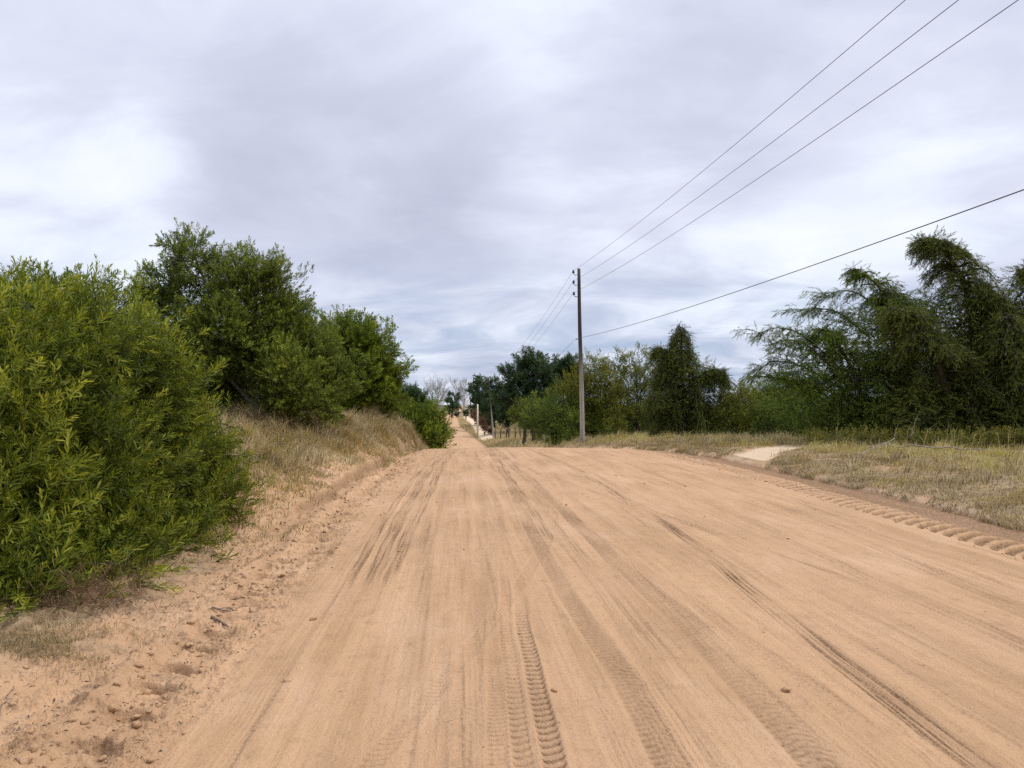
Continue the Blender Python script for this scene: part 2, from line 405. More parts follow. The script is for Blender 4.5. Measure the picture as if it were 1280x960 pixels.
# wheel tracks on the road: points (Y, X), width, depth, tread pitch, style, first/last Y, darkness
TRACKS = [
    dict(p=[(2, .21), (3.3, .18), (5, .085), (5.9, .06), (7, .05)], w=.095, dep=.026, lam=.068, st='bar', y=(1.5, 6.2), dk=.75, full=1),
    dict(p=[(2, .09), (3.3, .055), (5, -.045), (6, -.06), (9, -.12)], w=.085, dep=.013, lam=.066, st='bar', y=(1.5, 8), dk=.35),
    dict(p=[(2, -.02), (3.3, -.05), (5, -.13), (9, -.2)], w=.10, dep=.006, lam=.045, st='bar', y=(1.5, 7), dk=.12),
    dict(p=[(2, .33), (3.3, .33), (5, .22), (8, .16)], w=.13, dep=.005, lam=.05, st='bar', y=(1.5, 6), dk=.08),
    dict(p=[(2, .48), (3.3, .47), (4.3, .36), (7, .2)], w=.12, dep=.005, lam=.045, st='chev', y=(1.5, 6.5), dk=.10),
    dict(p=[(2, .72), (3.3, .68), (4.16, .64), (6.3, .41), (10.2, .17), (14, -.02), (17.4, -.28), (22, -.6), (27, -1.0)], w=.17, dep=.012, lam=.055, st='chev', y=(1.5, 30), dk=.68),
    dict(p=[(2, .66), (6.3, .56), (8.5, .42), (10.2, .32), (14, .05), (17.4, -.2), (22, -.5), (27, -.9)], w=.12, dep=.014, lam=.2, st='rut', y=(8, 30), dk=0.90),
    dict(p=[(2, 1.35), (3.74, 1.3), (5.2, 1.22), (8, .95), (12.9, .56), (17.4, .05), (22, -.3), (27, -.7)], w=.20, dep=.012, lam=.06, st='chev', y=(1.5, 30), dk=.68),
    dict(p=[(2, 2.0), (4.05, 1.95), (5.58, 1.95), (7.2, 2.0), (10.95, 1.85), (17.4, 1.45), (22, .9), (27, .2)], w=.17, dep=.013, lam=.10, st='rut', y=(1.5, 30), dk=.85),
    dict(p=[(2, 2.25), (4, 2.2), (7.2, 2.2), (11, 2.1), (17.4, 1.75), (22, 1.3)], w=.10, dep=.006, lam=.05, st='bar', y=(3, 12), dk=.18),
    dict(p=[(2, 1.05), (5, .9), (8, .66), (12.9, .3), (17.4, -.1)], w=.12, dep=.006, lam=.05, st='rut', y=(4, 13), dk=.35),
    dict(p=[(2, -.25), (5, -.25), (8.4, -.35), (15, -.7), (24, -1.3)], w=.15, dep=.006, lam=.06, st='chev', y=(1.5, 24), dk=.18),
    dict(p=[(2, -.45), (5, -.42), (8.4, -.55), (15, -.95), (24, -1.5)], w=.10, dep=.005, lam=.05, st='bar', y=(1.5, 11), dk=.12),
    dict(p=[(2, -.95), (5, -.98), (7, -1.15), (10, -1.32), (14, -1.52), (17.4, -1.72), (22, -1.85), (27, -1.9)], w=.16, dep=.014, lam=.4, st='rut', y=(6, 30), dk=0.90),
    dict(p=[(2, -1.05), (5, -1.15), (7, -1.32), (10, -1.55), (14, -1.78), (17.4, -1.95), (22, -2.05), (27, -2.1)], w=.18, dep=.014, lam=.4, st='rut', y=(6, 30), dk=0.96),
    dict(p=[(2, -1.15), (5, -1.28), (7, -1.48), (10, -1.74), (14, -1.98), (17.4, -2.15), (22, -2.25)], w=.12, dep=.012, lam=.4, st='rut', y=(6, 22), dk=0.72),
    dict(p=[(2, -.78), (5, -.8), (8.4, -.95), (15, -1.3), (24, -1.7)], w=.09, dep=.006, lam=.1, st='rut', y=(7, 24), dk=.30),
    dict(p=[(2, 3.3), (6, 3.2), (11, 3.1), (17.4, 2.6), (22, 2.0), (27, 1.0)], w=.22, dep=.007, lam=.09, st='rut', y=(2, 28), dk=.25),
    dict(p=[(2, 3.9), (6, 3.85), (11, 4.0), (17.4, 3.7), (22, 2.9), (27, 1.6)], w=.18, dep=.008, lam=.09, st='rut', y=(2, 28), dk=.28),
    dict(p=[(2, 2.75), (6, 2.7), (11, 2.6), (17.4, 2.1), (22, 1.5)], w=.10, dep=.005, lam=.05, st='bar', y=(2, 13), dk=.14),
    dict(p=[(2, 4.3), (6, 4.2), (11, 4.45), (17.4, 4.25), (22, 3.5), (27, 2.1)], w=.10, dep=.010, lam=.3, st='rut', y=(2, 28), dk=.35),
    dict(p=[(3, 1.75), (5, 1.5), (9, .9), (15, -.3), (22, -1.6)], w=.13, dep=.009, lam=.055, st='chev', y=(3, 21), dk=.32),
    dict(p=[(3, -.7), (5, -.2), (8, .35), (14, .95), (22, .6), (27, .1)], w=.12, dep=.008, lam=.05, st='bar', y=(2, 24), dk=.28),
    dict(p=[(5, 3.3), (10, 2.1), (16, .6), (24, -.9)], w=.14, dep=.009, lam=.2, st='rut', y=(5, 24), dk=.40),
    dict(p=[(3, 4.9), (8, 4.7), (14, 4.55), (20, 4.2), (26, 2.9)], w=.12, dep=.008, lam=.05, st='chev', y=(3, 24), dk=.28),
]

def terrain(x, y, detail=True):
    x = np.asarray(x, float); y = np.asarray(y, float)
    zr, zR, zL = smooth_cub(ZR, y), smooth_cub(ZRIGHT, y), smooth_cub(ZLEFT, y)
    wob = 0.3 + np.exp(-np.abs(y) / 60.0)
    xr = smooth_cub(XR, y) + 0.16 * fbm(y * 0.9, y * 0 + 3.3, 3, 5) * wob
    xl = smooth_cub(XL, y) + 0.16 * fbm(y * 0.8, y * 0 + 9.3, 3, 6) * wob
    dr, dl = x - xr, xl - x
    kR = sstep(-0.05, 2.8, dr) * 0.55 + sstep(0.0, 0.32 + 3.0 * sstep(30, 60, y), dr) * 0.45
    kL = sstep(0.35, 3.5 - 2.2 * sstep(13, 26, y), dl)
    z = zr + kR * (zR - zr) + kL * (zL - zr)
    z += sstep(6, 40, dr) * 0.5 * (1 - sstep(60, 200, y)) + sstep(6, 30, dl) * 0.8
    z += 0.05 * fbm(x * 0.35, y * 0.35, 3, 11) * sstep(0.3, 2, np.maximum(dr, dl))
    far = sstep(60, 400, np.hypot(x, y))
    z += far * 1.2 * fbm(x * 0.006, y * 0.006, 3, 21) * sstep(8, 60, np.maximum(dr, dl))
    onroad = sstep(0.1, -0.25, np.maximum(dr, dl))
    # slight crown of the carriageway
    half = np.maximum(0.5 * (xr - xl), 0.5)
    z += 0.06 * onroad * (1 - np.clip(((x - 0.5 * (xr + xl)) / half) ** 2, 0, 1))
    dark = np.zeros_like(x); pale = np.zeros_like(x); soil = np.zeros_like(x)
    near = np.hypot(x, y) < 60
    # ---- colours of the verge
    g1 = fbm(x * 0.6, y * 0.6, 4, 31)
    g2 = fbm(x * 2.2, y * 2.2, 4, 37)
    soilL = sstep(1.0, 2.1, dl + 0.9 * sstep(13, 25, y) + 0.7 * g1 + 0.3 * g2)
    soilR = sstep(0.0, 0.22, dr + 0.25 * g1 + 0.25 * g2)
    soil = np.maximum(soilL, soilR)
    dlane = dist_poly(x, y, LANE)
    lane = sstep(0.95, 0.55, dlane + 0.40 * g2) * sstep(0.1, 0.5, dr)
    dpath = dist_poly(x, y, PATH)
    pth = sstep(0.95, 0.65, dpath + 0.25 * g2)
    pale = np.maximum(lane * 0.9, pth)
    pale = np.maximum(pale, 0.5 * sstep(0.0, 0.06, dr) * sstep(0.32, 0.14, dr + 0.2 * g2) * sstep(-0.35, 0.15, g1 + 0.5 * g2) * sstep(34, 26, y))     # crusty lip of the right ledge
    bare = sstep(0.25, 0.5, fbm(x * 0.35 + 7, y * 0.35, 3, 41)) * 0.7 * (dr > 0.4)
    soil = soil * (1 - pale) * (1 - 0.7 * bare)
    z -= 0.05 * lane
    ub = np.hypot((x + 4.9) / 2.1, (y - 7.0 + .55 * (x + 4.9)) / 3.2) + 0.25 * g2
    soil = np.maximum(soil, 0.9 * sstep(1.12, 0.85, ub))
    # ---- road detail
    if detail:
        xn, yn = x[near], y[near]
        zn = np.zeros_like(xn); dn = np.zeros_like(xn)
        drn, dln = dr[near], dl[near]
        orn = onroad[near]
        u = xn + 0.0745 * yn
        zn += orn * (0.012 * fbm(u * 3.1, yn * 0.10, 4, 51) + 0.007 * fbm(u * 14, yn * 0.35, 4, 53, .6) + 0.004 * fbm(xn * 9, yn * 9, 5, 55, .6))
        st = fbm(u * 5.5, yn * 0.16, 4, 57)
        fs = fbm(u * 24, yn * 0.35, 4, 59, .6)
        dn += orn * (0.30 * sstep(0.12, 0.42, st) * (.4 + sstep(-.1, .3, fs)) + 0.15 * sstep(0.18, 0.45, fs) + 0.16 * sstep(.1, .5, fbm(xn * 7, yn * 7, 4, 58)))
        # many faint old tyre ribs
        fr = fbm(u * 2.3, yn * 0.22, 3, 61)
        zn -= orn * 0.0035 * sstep(0.05, 0.35, fr) * sstep(0.1, 0.8, np.sin(2 * math.pi * (yn / 0.052 + 1.2 * fbm(u * 3, yn * 2, 2, 63)))) * sstep(9, 6, yn)
        fr = fbm(u * 3.3 + 9, yn * 0.25, 3, 65)
        zn -= orn * 0.003 * sstep(0.1, 0.4, fr) * sstep(0.2, 0.8, np.sin(2 * math.pi * (u / 0.03 + 0.8 * fbm(u * 2, yn * 2, 2, 67))))
        for k, t in enumerate(TRACKS):
            d = xn - smooth_cub(t['p'], yn) - 0.025 * pn(yn * 0.7, yn * 0 + k, 71)
            sel = np.abs(d) < t['w'] * 1.6
            d, ys, xs = d[sel], yn[sel], xn[sel]
            wv = t['w'] / 2
            env = sstep(t['y'][0], t['y'][0] + 1.2, ys) * sstep(t['y'][1], t['y'][1] - 1.5, ys)
            env = env * np.clip(0.62 + 1.1 * fbm(ys * 0.55 + k * 3.7, d * 2, 3, 73 + k), 0, 1.15)
            if t.get('full'): env = np.maximum(env, .85 * sstep(6.0, 5.0, ys))
            win = sstep(wv * 1.15, wv * 0.8, np.abs(d))
            if t['st'] == 'bar':
                ph = ys / t['lam'] + 0.35 * np.cos(d / wv * 1.2) + 0.16 * pn(ys * 3, d * 12, 77)
                g = sstep(0.25, 0.95, np.sin(2 * math.pi * ph))
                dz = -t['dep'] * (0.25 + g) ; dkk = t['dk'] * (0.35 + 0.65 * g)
            elif t['st'] == 'chev':
                ph = ys / t['lam'] + 0.9 * np.abs(d) / wv + 0.25 * pn(ys * 3, d * 12, 77)
                g = sstep(0.0, 0.9, np.sin(2 * math.pi * ph))
                dz = -t['dep'] * (0.45 + 0.45 * g); dkk = t['dk'] * (0.6 + 0.4 * g)
            else:
                cr = fbm(d * 42, ys * 0.5, 4, 79 + k, .6)
                ln = sstep(-.05, .3, cr)
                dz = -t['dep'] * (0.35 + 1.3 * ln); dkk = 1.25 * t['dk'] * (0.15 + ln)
            rim = np.exp(-((np.abs(d) - wv * 1.25) / (wv * 0.35)) ** 2)
            zn[sel] += env * (win * dz + rim * t['dep'] * 0.35)
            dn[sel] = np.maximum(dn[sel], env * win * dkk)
        # tractor rut along the right ledge
        rw = 0.34
        d = xn - smooth_cub(RUT, yn)
        lug = sstep(-0.15, 0.35, np.sin(2 * math.pi * (yn / 0.27 - 0.85 * (d / rw) + 0.35 * (d / rw) ** 2 + 0.15 * pn(yn * 1.2, xn * 2, 83))) + 0.30 * fbm(xn * 9, yn * 9, 4, 84, .6) - .08)
        win = sstep(rw * 1.1, rw * 0.8, np.abs(d)) * sstep(26, 20, yn)
        zn += win * (-0.050 + 0.056 * lug * np.clip(.90 + .7 * pn(yn * .7, yn * 0, 86), .35, 1.2) + 0.012 * fbm(xn * 9, yn * 9, 3, 85))
        dn = np.maximum(dn, win * (0.95 - 0.95 * lug))  # shade in the gaps between lugs, put into the sand colour
        band = sstep(rw * 0.8, rw * 1.2, d) * sstep(0.06, -0.03, drn)
        zn += band * (-0.030 + 0.01 * fbm(xn * 6, yn * 6, 3, 87)) * sstep(28, 22, yn)
        dn = np.maximum(dn, 0.80 * band * sstep(28, 22, yn))
        # right ledge lip, crumbly
        lip = np.exp(-((drn - 0.10) / 0.10) ** 2) * sstep(32, 26, yn)
        zn += lip * (0.035 + 0.05 * fbm(xn * 3.5, yn * 3.5, 4, 91))
        # left shoulder: row of scuffed pits, clods, broken little ledge
        sh = sstep(-0.45, -0.1, dln) * sstep(2.6, 1.2, dln)
        rough = fbm(xn * 5, yn * 5, 6, 93, 0.68)
        zn += sh * (0.050 * rough + 0.075 * np.maximum(rough - 0.15, 0))
        pit_d = dln - 0.12 - 0.10 * pn(yn * 1.1, yn * 0, 95)
        pit = np.exp(-(pit_d / 0.13) ** 2) * sstep(0.0, 0.75, np.sin(2 * math.pi * (yn / 0.34 + 0.4 * pn(yn * 1.3, xn * 3, 97))) + 0.3 * rough)
        amt = np.clip(0.7 + 0.8 * pn(yn * 0.6, yn * 0 + 4, 99), 0.15, 1.2) * sstep(24, 18, yn)
        zn += amt * (-0.105 * pit + 0.06 * np.exp(-((pit_d - 0.24) / 0.10) ** 2) + 0.02 * np.exp(-((pit_d + 0.22) / 0.10) ** 2) * (0.5 + rough))
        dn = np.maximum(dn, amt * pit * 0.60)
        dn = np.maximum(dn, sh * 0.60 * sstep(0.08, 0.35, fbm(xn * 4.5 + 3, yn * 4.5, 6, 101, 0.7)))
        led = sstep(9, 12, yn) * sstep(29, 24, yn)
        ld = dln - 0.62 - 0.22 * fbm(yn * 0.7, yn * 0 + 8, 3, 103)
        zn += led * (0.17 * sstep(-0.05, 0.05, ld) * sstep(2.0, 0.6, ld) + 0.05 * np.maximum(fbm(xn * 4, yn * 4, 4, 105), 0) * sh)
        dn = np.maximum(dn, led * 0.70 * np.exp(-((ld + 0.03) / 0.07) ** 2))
        # verges: small lumps
        vg = sstep(0.4, 1.0, np.maximum(drn, dln))
        zn += vg * 0.03 * fbm(xn * 4, yn * 4, 4, 107)
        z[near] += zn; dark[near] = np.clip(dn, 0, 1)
    return z, dark, pale, soil, dr, dl

def veg_cover(x, y, dr, dl):
    e = np.maximum(dr - 3.5 * sstep(10, 30, y) * (x > 0), dl)
    n_ = 2.0 * fbm(x * .3, y * .3, 3, 211)
    v = sstep(5.5, 8.5, dl + n_) * sstep(5, 9, np.hypot(x, y))
    v = np.maximum(v, np.where(x > 0, sstep(25.5, 28, y + n_ * .5 - .0 * x), 0) * (y < 58) * sstep(2.5, 4.5, dr + n_ * .4))
    v = np.maximum(v, sstep(26, 34, dr + n_ * 2) * (y >= 58))
    v = np.maximum(v, sstep(16, 22, dr + n_))
    return v

def gz(x, y):
    return terrain(np.atleast_1d(np.float64(x)), np.atleast_1d(np.float64(y)), False)[0][0]

def build_terrain():
    th_f = np.linspace(-R(43), R(43), 1250)
    th = np.concatenate([np.linspace(-R(180), -R(43), 70, endpoint=False), th_f, np.linspace(R(43), R(180), 70, endpoint=False)[1:]])
    rad = [0.02, 0.4, 0.8, 1.2, 1.6, 2.0, 2.3]
    r = 2.5
    while r < 40:
        rad.append(r); r += max(0.0052, r * r / (739 * EYE) * 0.46)
    while r < 700:
        rad.append(r); r *= 1.011
    while r < 6500:
        rad.append(r); r *= 1.12
    rad = np.array(rad)
    nr, nt_ = len(rad), len(th)
    RR, TT = np.meshgrid(rad, th, indexing='ij')
    x, y = (RR * np.sin(TT)).ravel(), (RR * np.cos(TT)).ravel()
    z, dark, pale, soil, dr, dl = terrain(x, y)
    veg = veg_cover(x, y, dr, dl) * (1 - pale)
    V = np.stack([x, y, z], 1)
    i, j = np.meshgrid(np.arange(nr - 1), np.arange(nt_), indexing='ij')
    j2 = (j + 1) % nt_
    Q = np.stack([i * nt_ + j, i * nt_ + j2, (i + 1) * nt_ + j2, (i + 1) * nt_ + j], -1).reshape(-1, 4)
    Q = Q[:, ::-1]
    e = np.maximum(dr, dl)
    fe = e[Q].mean(1)
    road = (fe < 0.03) & (np.hypot(x, y)[Q].mean(1) < 420)
    pth = (pale[Q].mean(1) > 0.5) & (dr[Q].mean(1) > 0.4) & ~road
    for nm, msk in (('road', road), ('path', pth), ('ground', ~road & ~pth)):
        q = Q[msk]
        used = np.zeros(len(V), bool); used[q.ravel()] = True
        remap = np.cumsum(used) - 1
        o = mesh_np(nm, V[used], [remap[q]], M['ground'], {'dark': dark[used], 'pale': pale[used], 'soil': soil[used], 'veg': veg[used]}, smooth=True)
        tag(o, {'road': 'wide unpaved road of reddish sand with tyre tracks', 'path': 'narrow pale sandy footpath through the grass',
                'ground': 'sandy verges and grassy ground beside the dirt road'}[nm],
            {'road': 'road', 'path': 'path', 'ground': 'ground'}[nm], kind='structure')
build_terrain()

# ------------------------------------------------------------------ foliage
GOLD = 2.399963
def shoot(n, L, leafL, leafW, a0=60, a1=15, near=False, seed=0, jit=0.35, droop=0.0, stem=0.0, t0=0.12):
    """a leafy shoot along +Z: leaves spiral round a stem"""
    g = np.random.default_rng(seed)
    V, Q, T, tint = [], [], [], []
    c = 0
    if stem > 0:
        for zz_, r_ in ((0, stem), (L, stem * 0.4)):
            for k in range(3):
                V.append((r_ * math.cos(k * 2.094), r_ * math.sin(k * 2.094), zz_))
        for k in range(3):
            Q.append((k, (k + 1) % 3, 3 + (k + 1) % 3, 3 + k))
        tint += [0.35] * 6
        c = 6
    for i in range(n):
        t = t0 + (1 - t0) * (i + 0.5) / n
        az = i * GOLD + g.normal(0, jit)
        an = R(a0 + (a1 - a0) * t ** 1.5 + g.normal(0, 9))
        rad_ = np.array((math.cos(az), math.sin(az), 0)); tng = np.array((-math.sin(az), math.cos(az), 0))
        d = rad_ * math.sin(an) + np.array((0, 0, math.cos(an)))
        nr_ = rad_ * math.cos(an) - np.array((0, 0, math.sin(an)))
        tw = g.normal(0, 0.5)
        wd = tng * math.cos(tw) + nr_ * math.sin(tw)
        up = np.cross(wd, d)
        l = leafL * g.uniform(0.7, 1.15) * (1.0 - 0.45 * max(0, t - 0.75) / 0.25)
        ww = leafW * g.uniform(0.8, 1.2) / 2
        p = np.array((0, 0, L * t))
        tt = 0.18 + 0.40 * t + g.normal(0, 0.10)
        dz = np.array((0, 0, -1)) * droop * l
        if near:
            cv_ = up * l * g.uniform(-0.10, 0.10)
            pts = [p, p + d * l * .33 + wd * ww * .85 + cv_ * .6, p + d * l * .33 - wd * ww * .85 + cv_ * .6,
                   p + d * l * .70 + wd * ww * .85 + cv_, p + d * l * .70 - wd * ww * .85 + cv_, p + d * l + cv_ * .3]
            V += pts
            T += [(c, c + 2, c + 1), (c + 3, c + 4, c + 5)]
            Q += [(c + 1, c + 2, c + 4, c + 3)]
            tint += [tt] * 6; c += 6
        else:
            V += [p, p + d * l * .5 + wd * ww + dz * .3, p + d * l + dz, p + d * l * .5 - wd * ww + dz * .3]
            Q += [(c, c + 1, c + 2, c + 3)]
            tint += [tt] * 4; c += 4
    return np.array(V), np.array(Q).reshape(-1, 4), np.array(T, int).reshape(-1, 3), np.array(tint)

class Foliage:
    def __init__(self):
        self.V, self.Q, self.T, self.A, self.n = [], [], [], [], 0
    def scatter(self, temps, pos, dirs, scale, g, tint=0.0):
        pos = np.asarray(pos, float); dirs = np.asarray(dirs, float)
        if not len(pos): return
        dirs = dirs / (np.linalg.norm(dirs, axis=1)[:, None] + 1e-9)
        scale = np.broadcast_to(scale, (len(pos),)); tint = np.broadcast_to(tint, (len(pos),))
        which = g.integers(0, len(temps), len(pos))
        for k, (tv, tq, tt, ta) in enumerate(temps):
            s = which == k
            m_ = int(s.sum())
            if not m_: continue
            d = dirs[s]
            ref = g.normal(size=(m_, 3))
            a = np.cross(d, ref); a /= np.linalg.norm(a, axis=1)[:, None] + 1e-9
            b_ = np.cross(d, a)
            Mx = np.stack([a, b_, d], 1) * scale[s][:, None, None]
            VV = np.einsum('nk,mkj->mnj', tv, Mx) + pos[s][:, None]
            off = self.n + np.arange(m_)[:, None, None] * len(tv)
            self.V.append(VV.reshape(-1, 3))
            if len(tq): self.Q.append((tq[None] + off).reshape(-1, 4))
            if len(tt): self.T.append((tt[None] + off).reshape(-1, 3))
            self.A.append((ta[None] + tint[s][:, None]).ravel())
            self.n += m_ * len(tv)
    def build(self, name, mat, parent, origin):
        V = np.vstack(self.V) - np.asarray(origin)[None]
        f = []
        if self.Q: f.append(np.vstack(self.Q))
        if self.T: f.append(np.vstack(self.T))
        return mesh_np(name, V, f, mat, {'tint': np.clip(np.concatenate(self.A), 0, 1)}, parent=parent)

def unit(g, n):
    v = g.normal(size=(n, 3))
    return v / np.linalg.norm(v, axis=1)[:, None]

def lobe_points(g, c, r, n, floor=None, shell=(0.55, 1.08), lump=0.28, seed=0):
    d = unit(g, n)
    f = g.uniform(shell[0] ** 3, shell[1] ** 3, n) ** (1 / 3.0)
    th = np.arctan2(d[:, 1], d[:, 0]); ph = d[:, 2]
    l = 1 + lump * (pn(np.cos(th) * 2.1 + seed, ph * 2.4 + np.sin(th) * 2.1, 201 + seed) + 0.6 * pn(np.cos(th) * 5 + seed, ph * 5.2 + np.sin(th) * 5, 301 + seed))
    p = c + d * np.asarray(r) * (f * l)[:, None]
    if floor is not None:
        k = p[:, 2] > floor
        p, d, f = p[k], d[k], f[k]
    return p, d, f

def bent(g, a, b, k=6, sag=0.0, wig=0.06):
    a = np.asarray(a, float); b = np.asarray(b, float)
    t = np.linspace(0, 1, k)[:, None]
    L = np.linalg.norm(b - a)
    p = a + (b - a) * t
    p[1:-1] += g.normal(0, wig * L, (k - 2, 3)) * np.array((1, 1, 0.5))
    p[:, 2] += sag * L * np.sin(t[:, 0] * math.pi)
    return p

def lobes_px(lst, Y0):
    out = []
    for l in lst:
        px, py, rp = l[:3]
        Y = Y0 + (l[3] if len(l) > 3 else 0.0)
        fl = l[4] if len(l) > 4 else 1.0
        c = at(px, py, Y)
        r = rp * Y / F_PX
        out.append((c, np.array((r, r, r * fl))))
    return out

def leafy(name, label, cat, base, lobes, temps, mat, bark, dens=40, trunk_r=0.10, upb=0.6, group=None, seed=1, scale=(0.8, 1.2),
          crown='crown', trunk='trunk', stems=1, inner=0.3, floor_gap=0.05, lump=0.28, tip=0.18, limb_k=7, clus=11):
    g = np.random.default_rng(seed)
    base = np.asarray(base, float)
    root = thing(name, base, label, cat, group)
    fo = Foliage()
    floor = base[2] + floor_gap
    for k, (c, r) in enumerate(lobes):
        area = 4 * math.pi * (np.prod(r) ** (2 / 3.0))
        n = int(dens * area)
        kc = max(3, n // clus)
        pc, dc, fc = lobe_points(g, c, r, kc, None, (0.62, 1.10), lump, seed * 7 + k)
        Dc = dc * 0.8 + np.array((0, 0, upb)) + g.normal(0, 0.30, pc.shape)
        Dc /= np.linalg.norm(Dc, axis=1)[:, None]
        sz = g.uniform(0.75, 1.15, kc)
        tc_ = g.normal(0, 0.10, kc) + tip * dc[:, 2] * 0.5  # upward sides tinted lighter: new growth plus painted top light
        q = np.repeat(np.arange(kc), clus)
        Lc = scale[1] * 0.30
        p = pc[q] + Dc[q] * (g.uniform(-0.5, 0.7, len(q)) * Lc * sz[q])[:, None] + g.normal(0, 0.30 * Lc, (len(q), 3))
        dirs = Dc[q] + g.normal(0, 0.42, p.shape)
        lt = tc_[q] + g.normal(0, 0.06, len(q))
        ok_ = p[:, 2] > floor
        fo.scatter(temps, p[ok_], dirs[ok_], g.uniform(scale[0], scale[1], ok_.sum()) * sz[q][ok_], g, lt[ok_])
        if inner > 0:
            p, d, f = lobe_points(g, c, r, int(n * inner), floor, (0.2, 0.72), lump, seed * 7 + k)
            fo.scatter(temps, p, d * 0.6 + np.array((0, 0, upb)) + g.normal(0, 0.5, p.shape), g.uniform(scale[0], scale[1], len(p)), g, -0.06)
    fo.build(crown, mat, root, base)
    tb = TB()
    tops = sorted(lobes, key=lambda q: -q[0][2])
    st = []
    hub_all = np.mean([c for c, r in lobes], axis=0)
    for s in range(stems):
        b0 = base + np.array((g.normal(0, 0.05), g.normal(0, 0.05), -0.12)) * (stems > 1 and 2.5 or 1)
        hub = base + (hub_all - base) * np.array((0.55, 0.55, 0.55)) + g.normal(0, 0.12, 3) * (stems > 1)
        pts = bent(g, b0, hub, 6, 0, 0.03)
        tb.tube(pts, np.linspace(trunk_r * 1.15, trunk_r * 0.7, 6), 8)
        st.append(pts)
    for c, r in lobes:
        src = st[g.integers(0, len(st))][g.integers(3, 6)]
        pts = bent(g, src, c + (c - src) * 0.15, limb_k, 0.04, 0.05)
        tb.tube(pts, np.linspace(trunk_r * 0.5, trunk_r * 0.10, limb_k), 6, False)
        for q in range(5):
            e = c + unit(g, 1)[0] * r * 0.85
            if e[2] < floor: continue
            tb.tube(bent(g, pts[g.integers(3, limb_k - 1)], e, 5, 0.03, 0.06), np.linspace(trunk_r * 0.20, trunk_r * 0.04, 5), 4, False)
    tb.V = [v - base for v in tb.V]
    tb.build(trunk, bark, root)
    return root

# shoots of each kind of foliage
S_near = [shoot(24, 0.36, 0.100, 0.0135, 62, 16, True, s, stem=0.0030) for s in range(5)]
S_aca = [shoot(20, 0.34, 0.115, 0.024, 66, 20, False, 20 + s) for s in range(5)]
S_aca2 = [shoot(18, 0.34, 0.13, 0.030, 70, 24, False, 30 + s) for s in range(5)]
S_small = [shoot(16, 0.40, 0.085, 0.036, 70, 25, False, 40 + s) for s in range(4)]
S_feather = [shoot(30, 0.50, 0.11, 0.020, 48, 16, False, 50 + s, droop=0.15) for s in range(5)]
S_thin = [shoot(20, 0.60, 0.14, 0.015, 40, 12, False, 55 + s, droop=0.3) for s in range(4)]
S_pine = [shoot(22, 0.50, 0.34, 0.045, 75, 20, False, 60 + s) for s in range(4)]
S_far = [shoot(12, 0.7, 0.42, 0.14, 75, 25, False, 70 + s) for s in range(4)]
S_weed = [shoot(12, 0.34, 0.10, 0.030, 70, 30, False, 80 + s) for s in range(4)]
S_twig = [shoot(12, 0.42, 0.26, 0.007, 70, 25, False, 90 + s, jit=1.0) for s in range(4)]

def gpt(px, Y):
    d = ray(px, HORIZON); x = d.x / d.y * Y
    return np.array((x, Y, gz(x, Y)))

# --- left: the big bush in front
bush = []
for px, py, Y, r in [(15, 470, 6.9, .62), (70, 462, 7.4, .62), (125, 470, 7.9, .60), (172, 478, 8.4, .50), (205, 520, 8.7, .48), (243, 562, 9.0, .45), (252, 618, 8.9, .42),
                     (262, 655, 8.6, .30), (185, 600, 7.9, .46), (120, 560, 7.2, .50), (40, 560, 6.5, .52), (60, 675, 6.25, .36), (135, 668, 6.8, .34), (95, 610, 6.7, .42),
                     (0, 660, 5.8, .36), (-70, 500, 6.4, .80), (-70, 640, 5.7, .60), (208, 665, 7.7, .30), (268, 555, 9.3, .30), (-40, 700, 5.6, .30), (105, 722, 6.3, .30), (165, 706, 6.9, .28), (60, 735, 6.0, .28), (35, 752, 5.6, .24), (85, 745, 5.85, .22), (130, 733, 6.2, .20), (0, 765, 5.35, .22),
                     (180, 650, 7.2, .25), (20, 610, 6.0, .36), (230, 500, 9.0, .26), (20, 395, 7.2, .30), (100, 405, 7.8, .30), (165, 425, 8.4, .28), (150, 715, 6.5, .22), (215, 690, 7.3, .22), (262, 672, 8.0, .22), (40, 735, 5.9, .24), (290, 640, 9.0, .22), (285, 600, 9.4, .24), (5, 740, 5.6, .24), (300, 560, 9.6, .18)]:
    bush.append((at(px - 20, py + 9, Y), np.array((r, r, r * 0.92))))
b0 = np.array((-4.1, 7.6, gz(-4.1, 7.6)))
leafy('acacia_bush', 'big bright green long leaved bush filling the left edge above the sandy verge', 'bush', b0, bush, S_near, M['acacia'], M['bark_dark'],
      dens=115, clus=13, trunk_r=0.05, upb=0.40, seed=3, scale=(0.7, 1.2), crown='foliage', trunk='branch', stems=4, inner=0.30, floor_gap=-0.35, lump=0.42, tip=0.24)

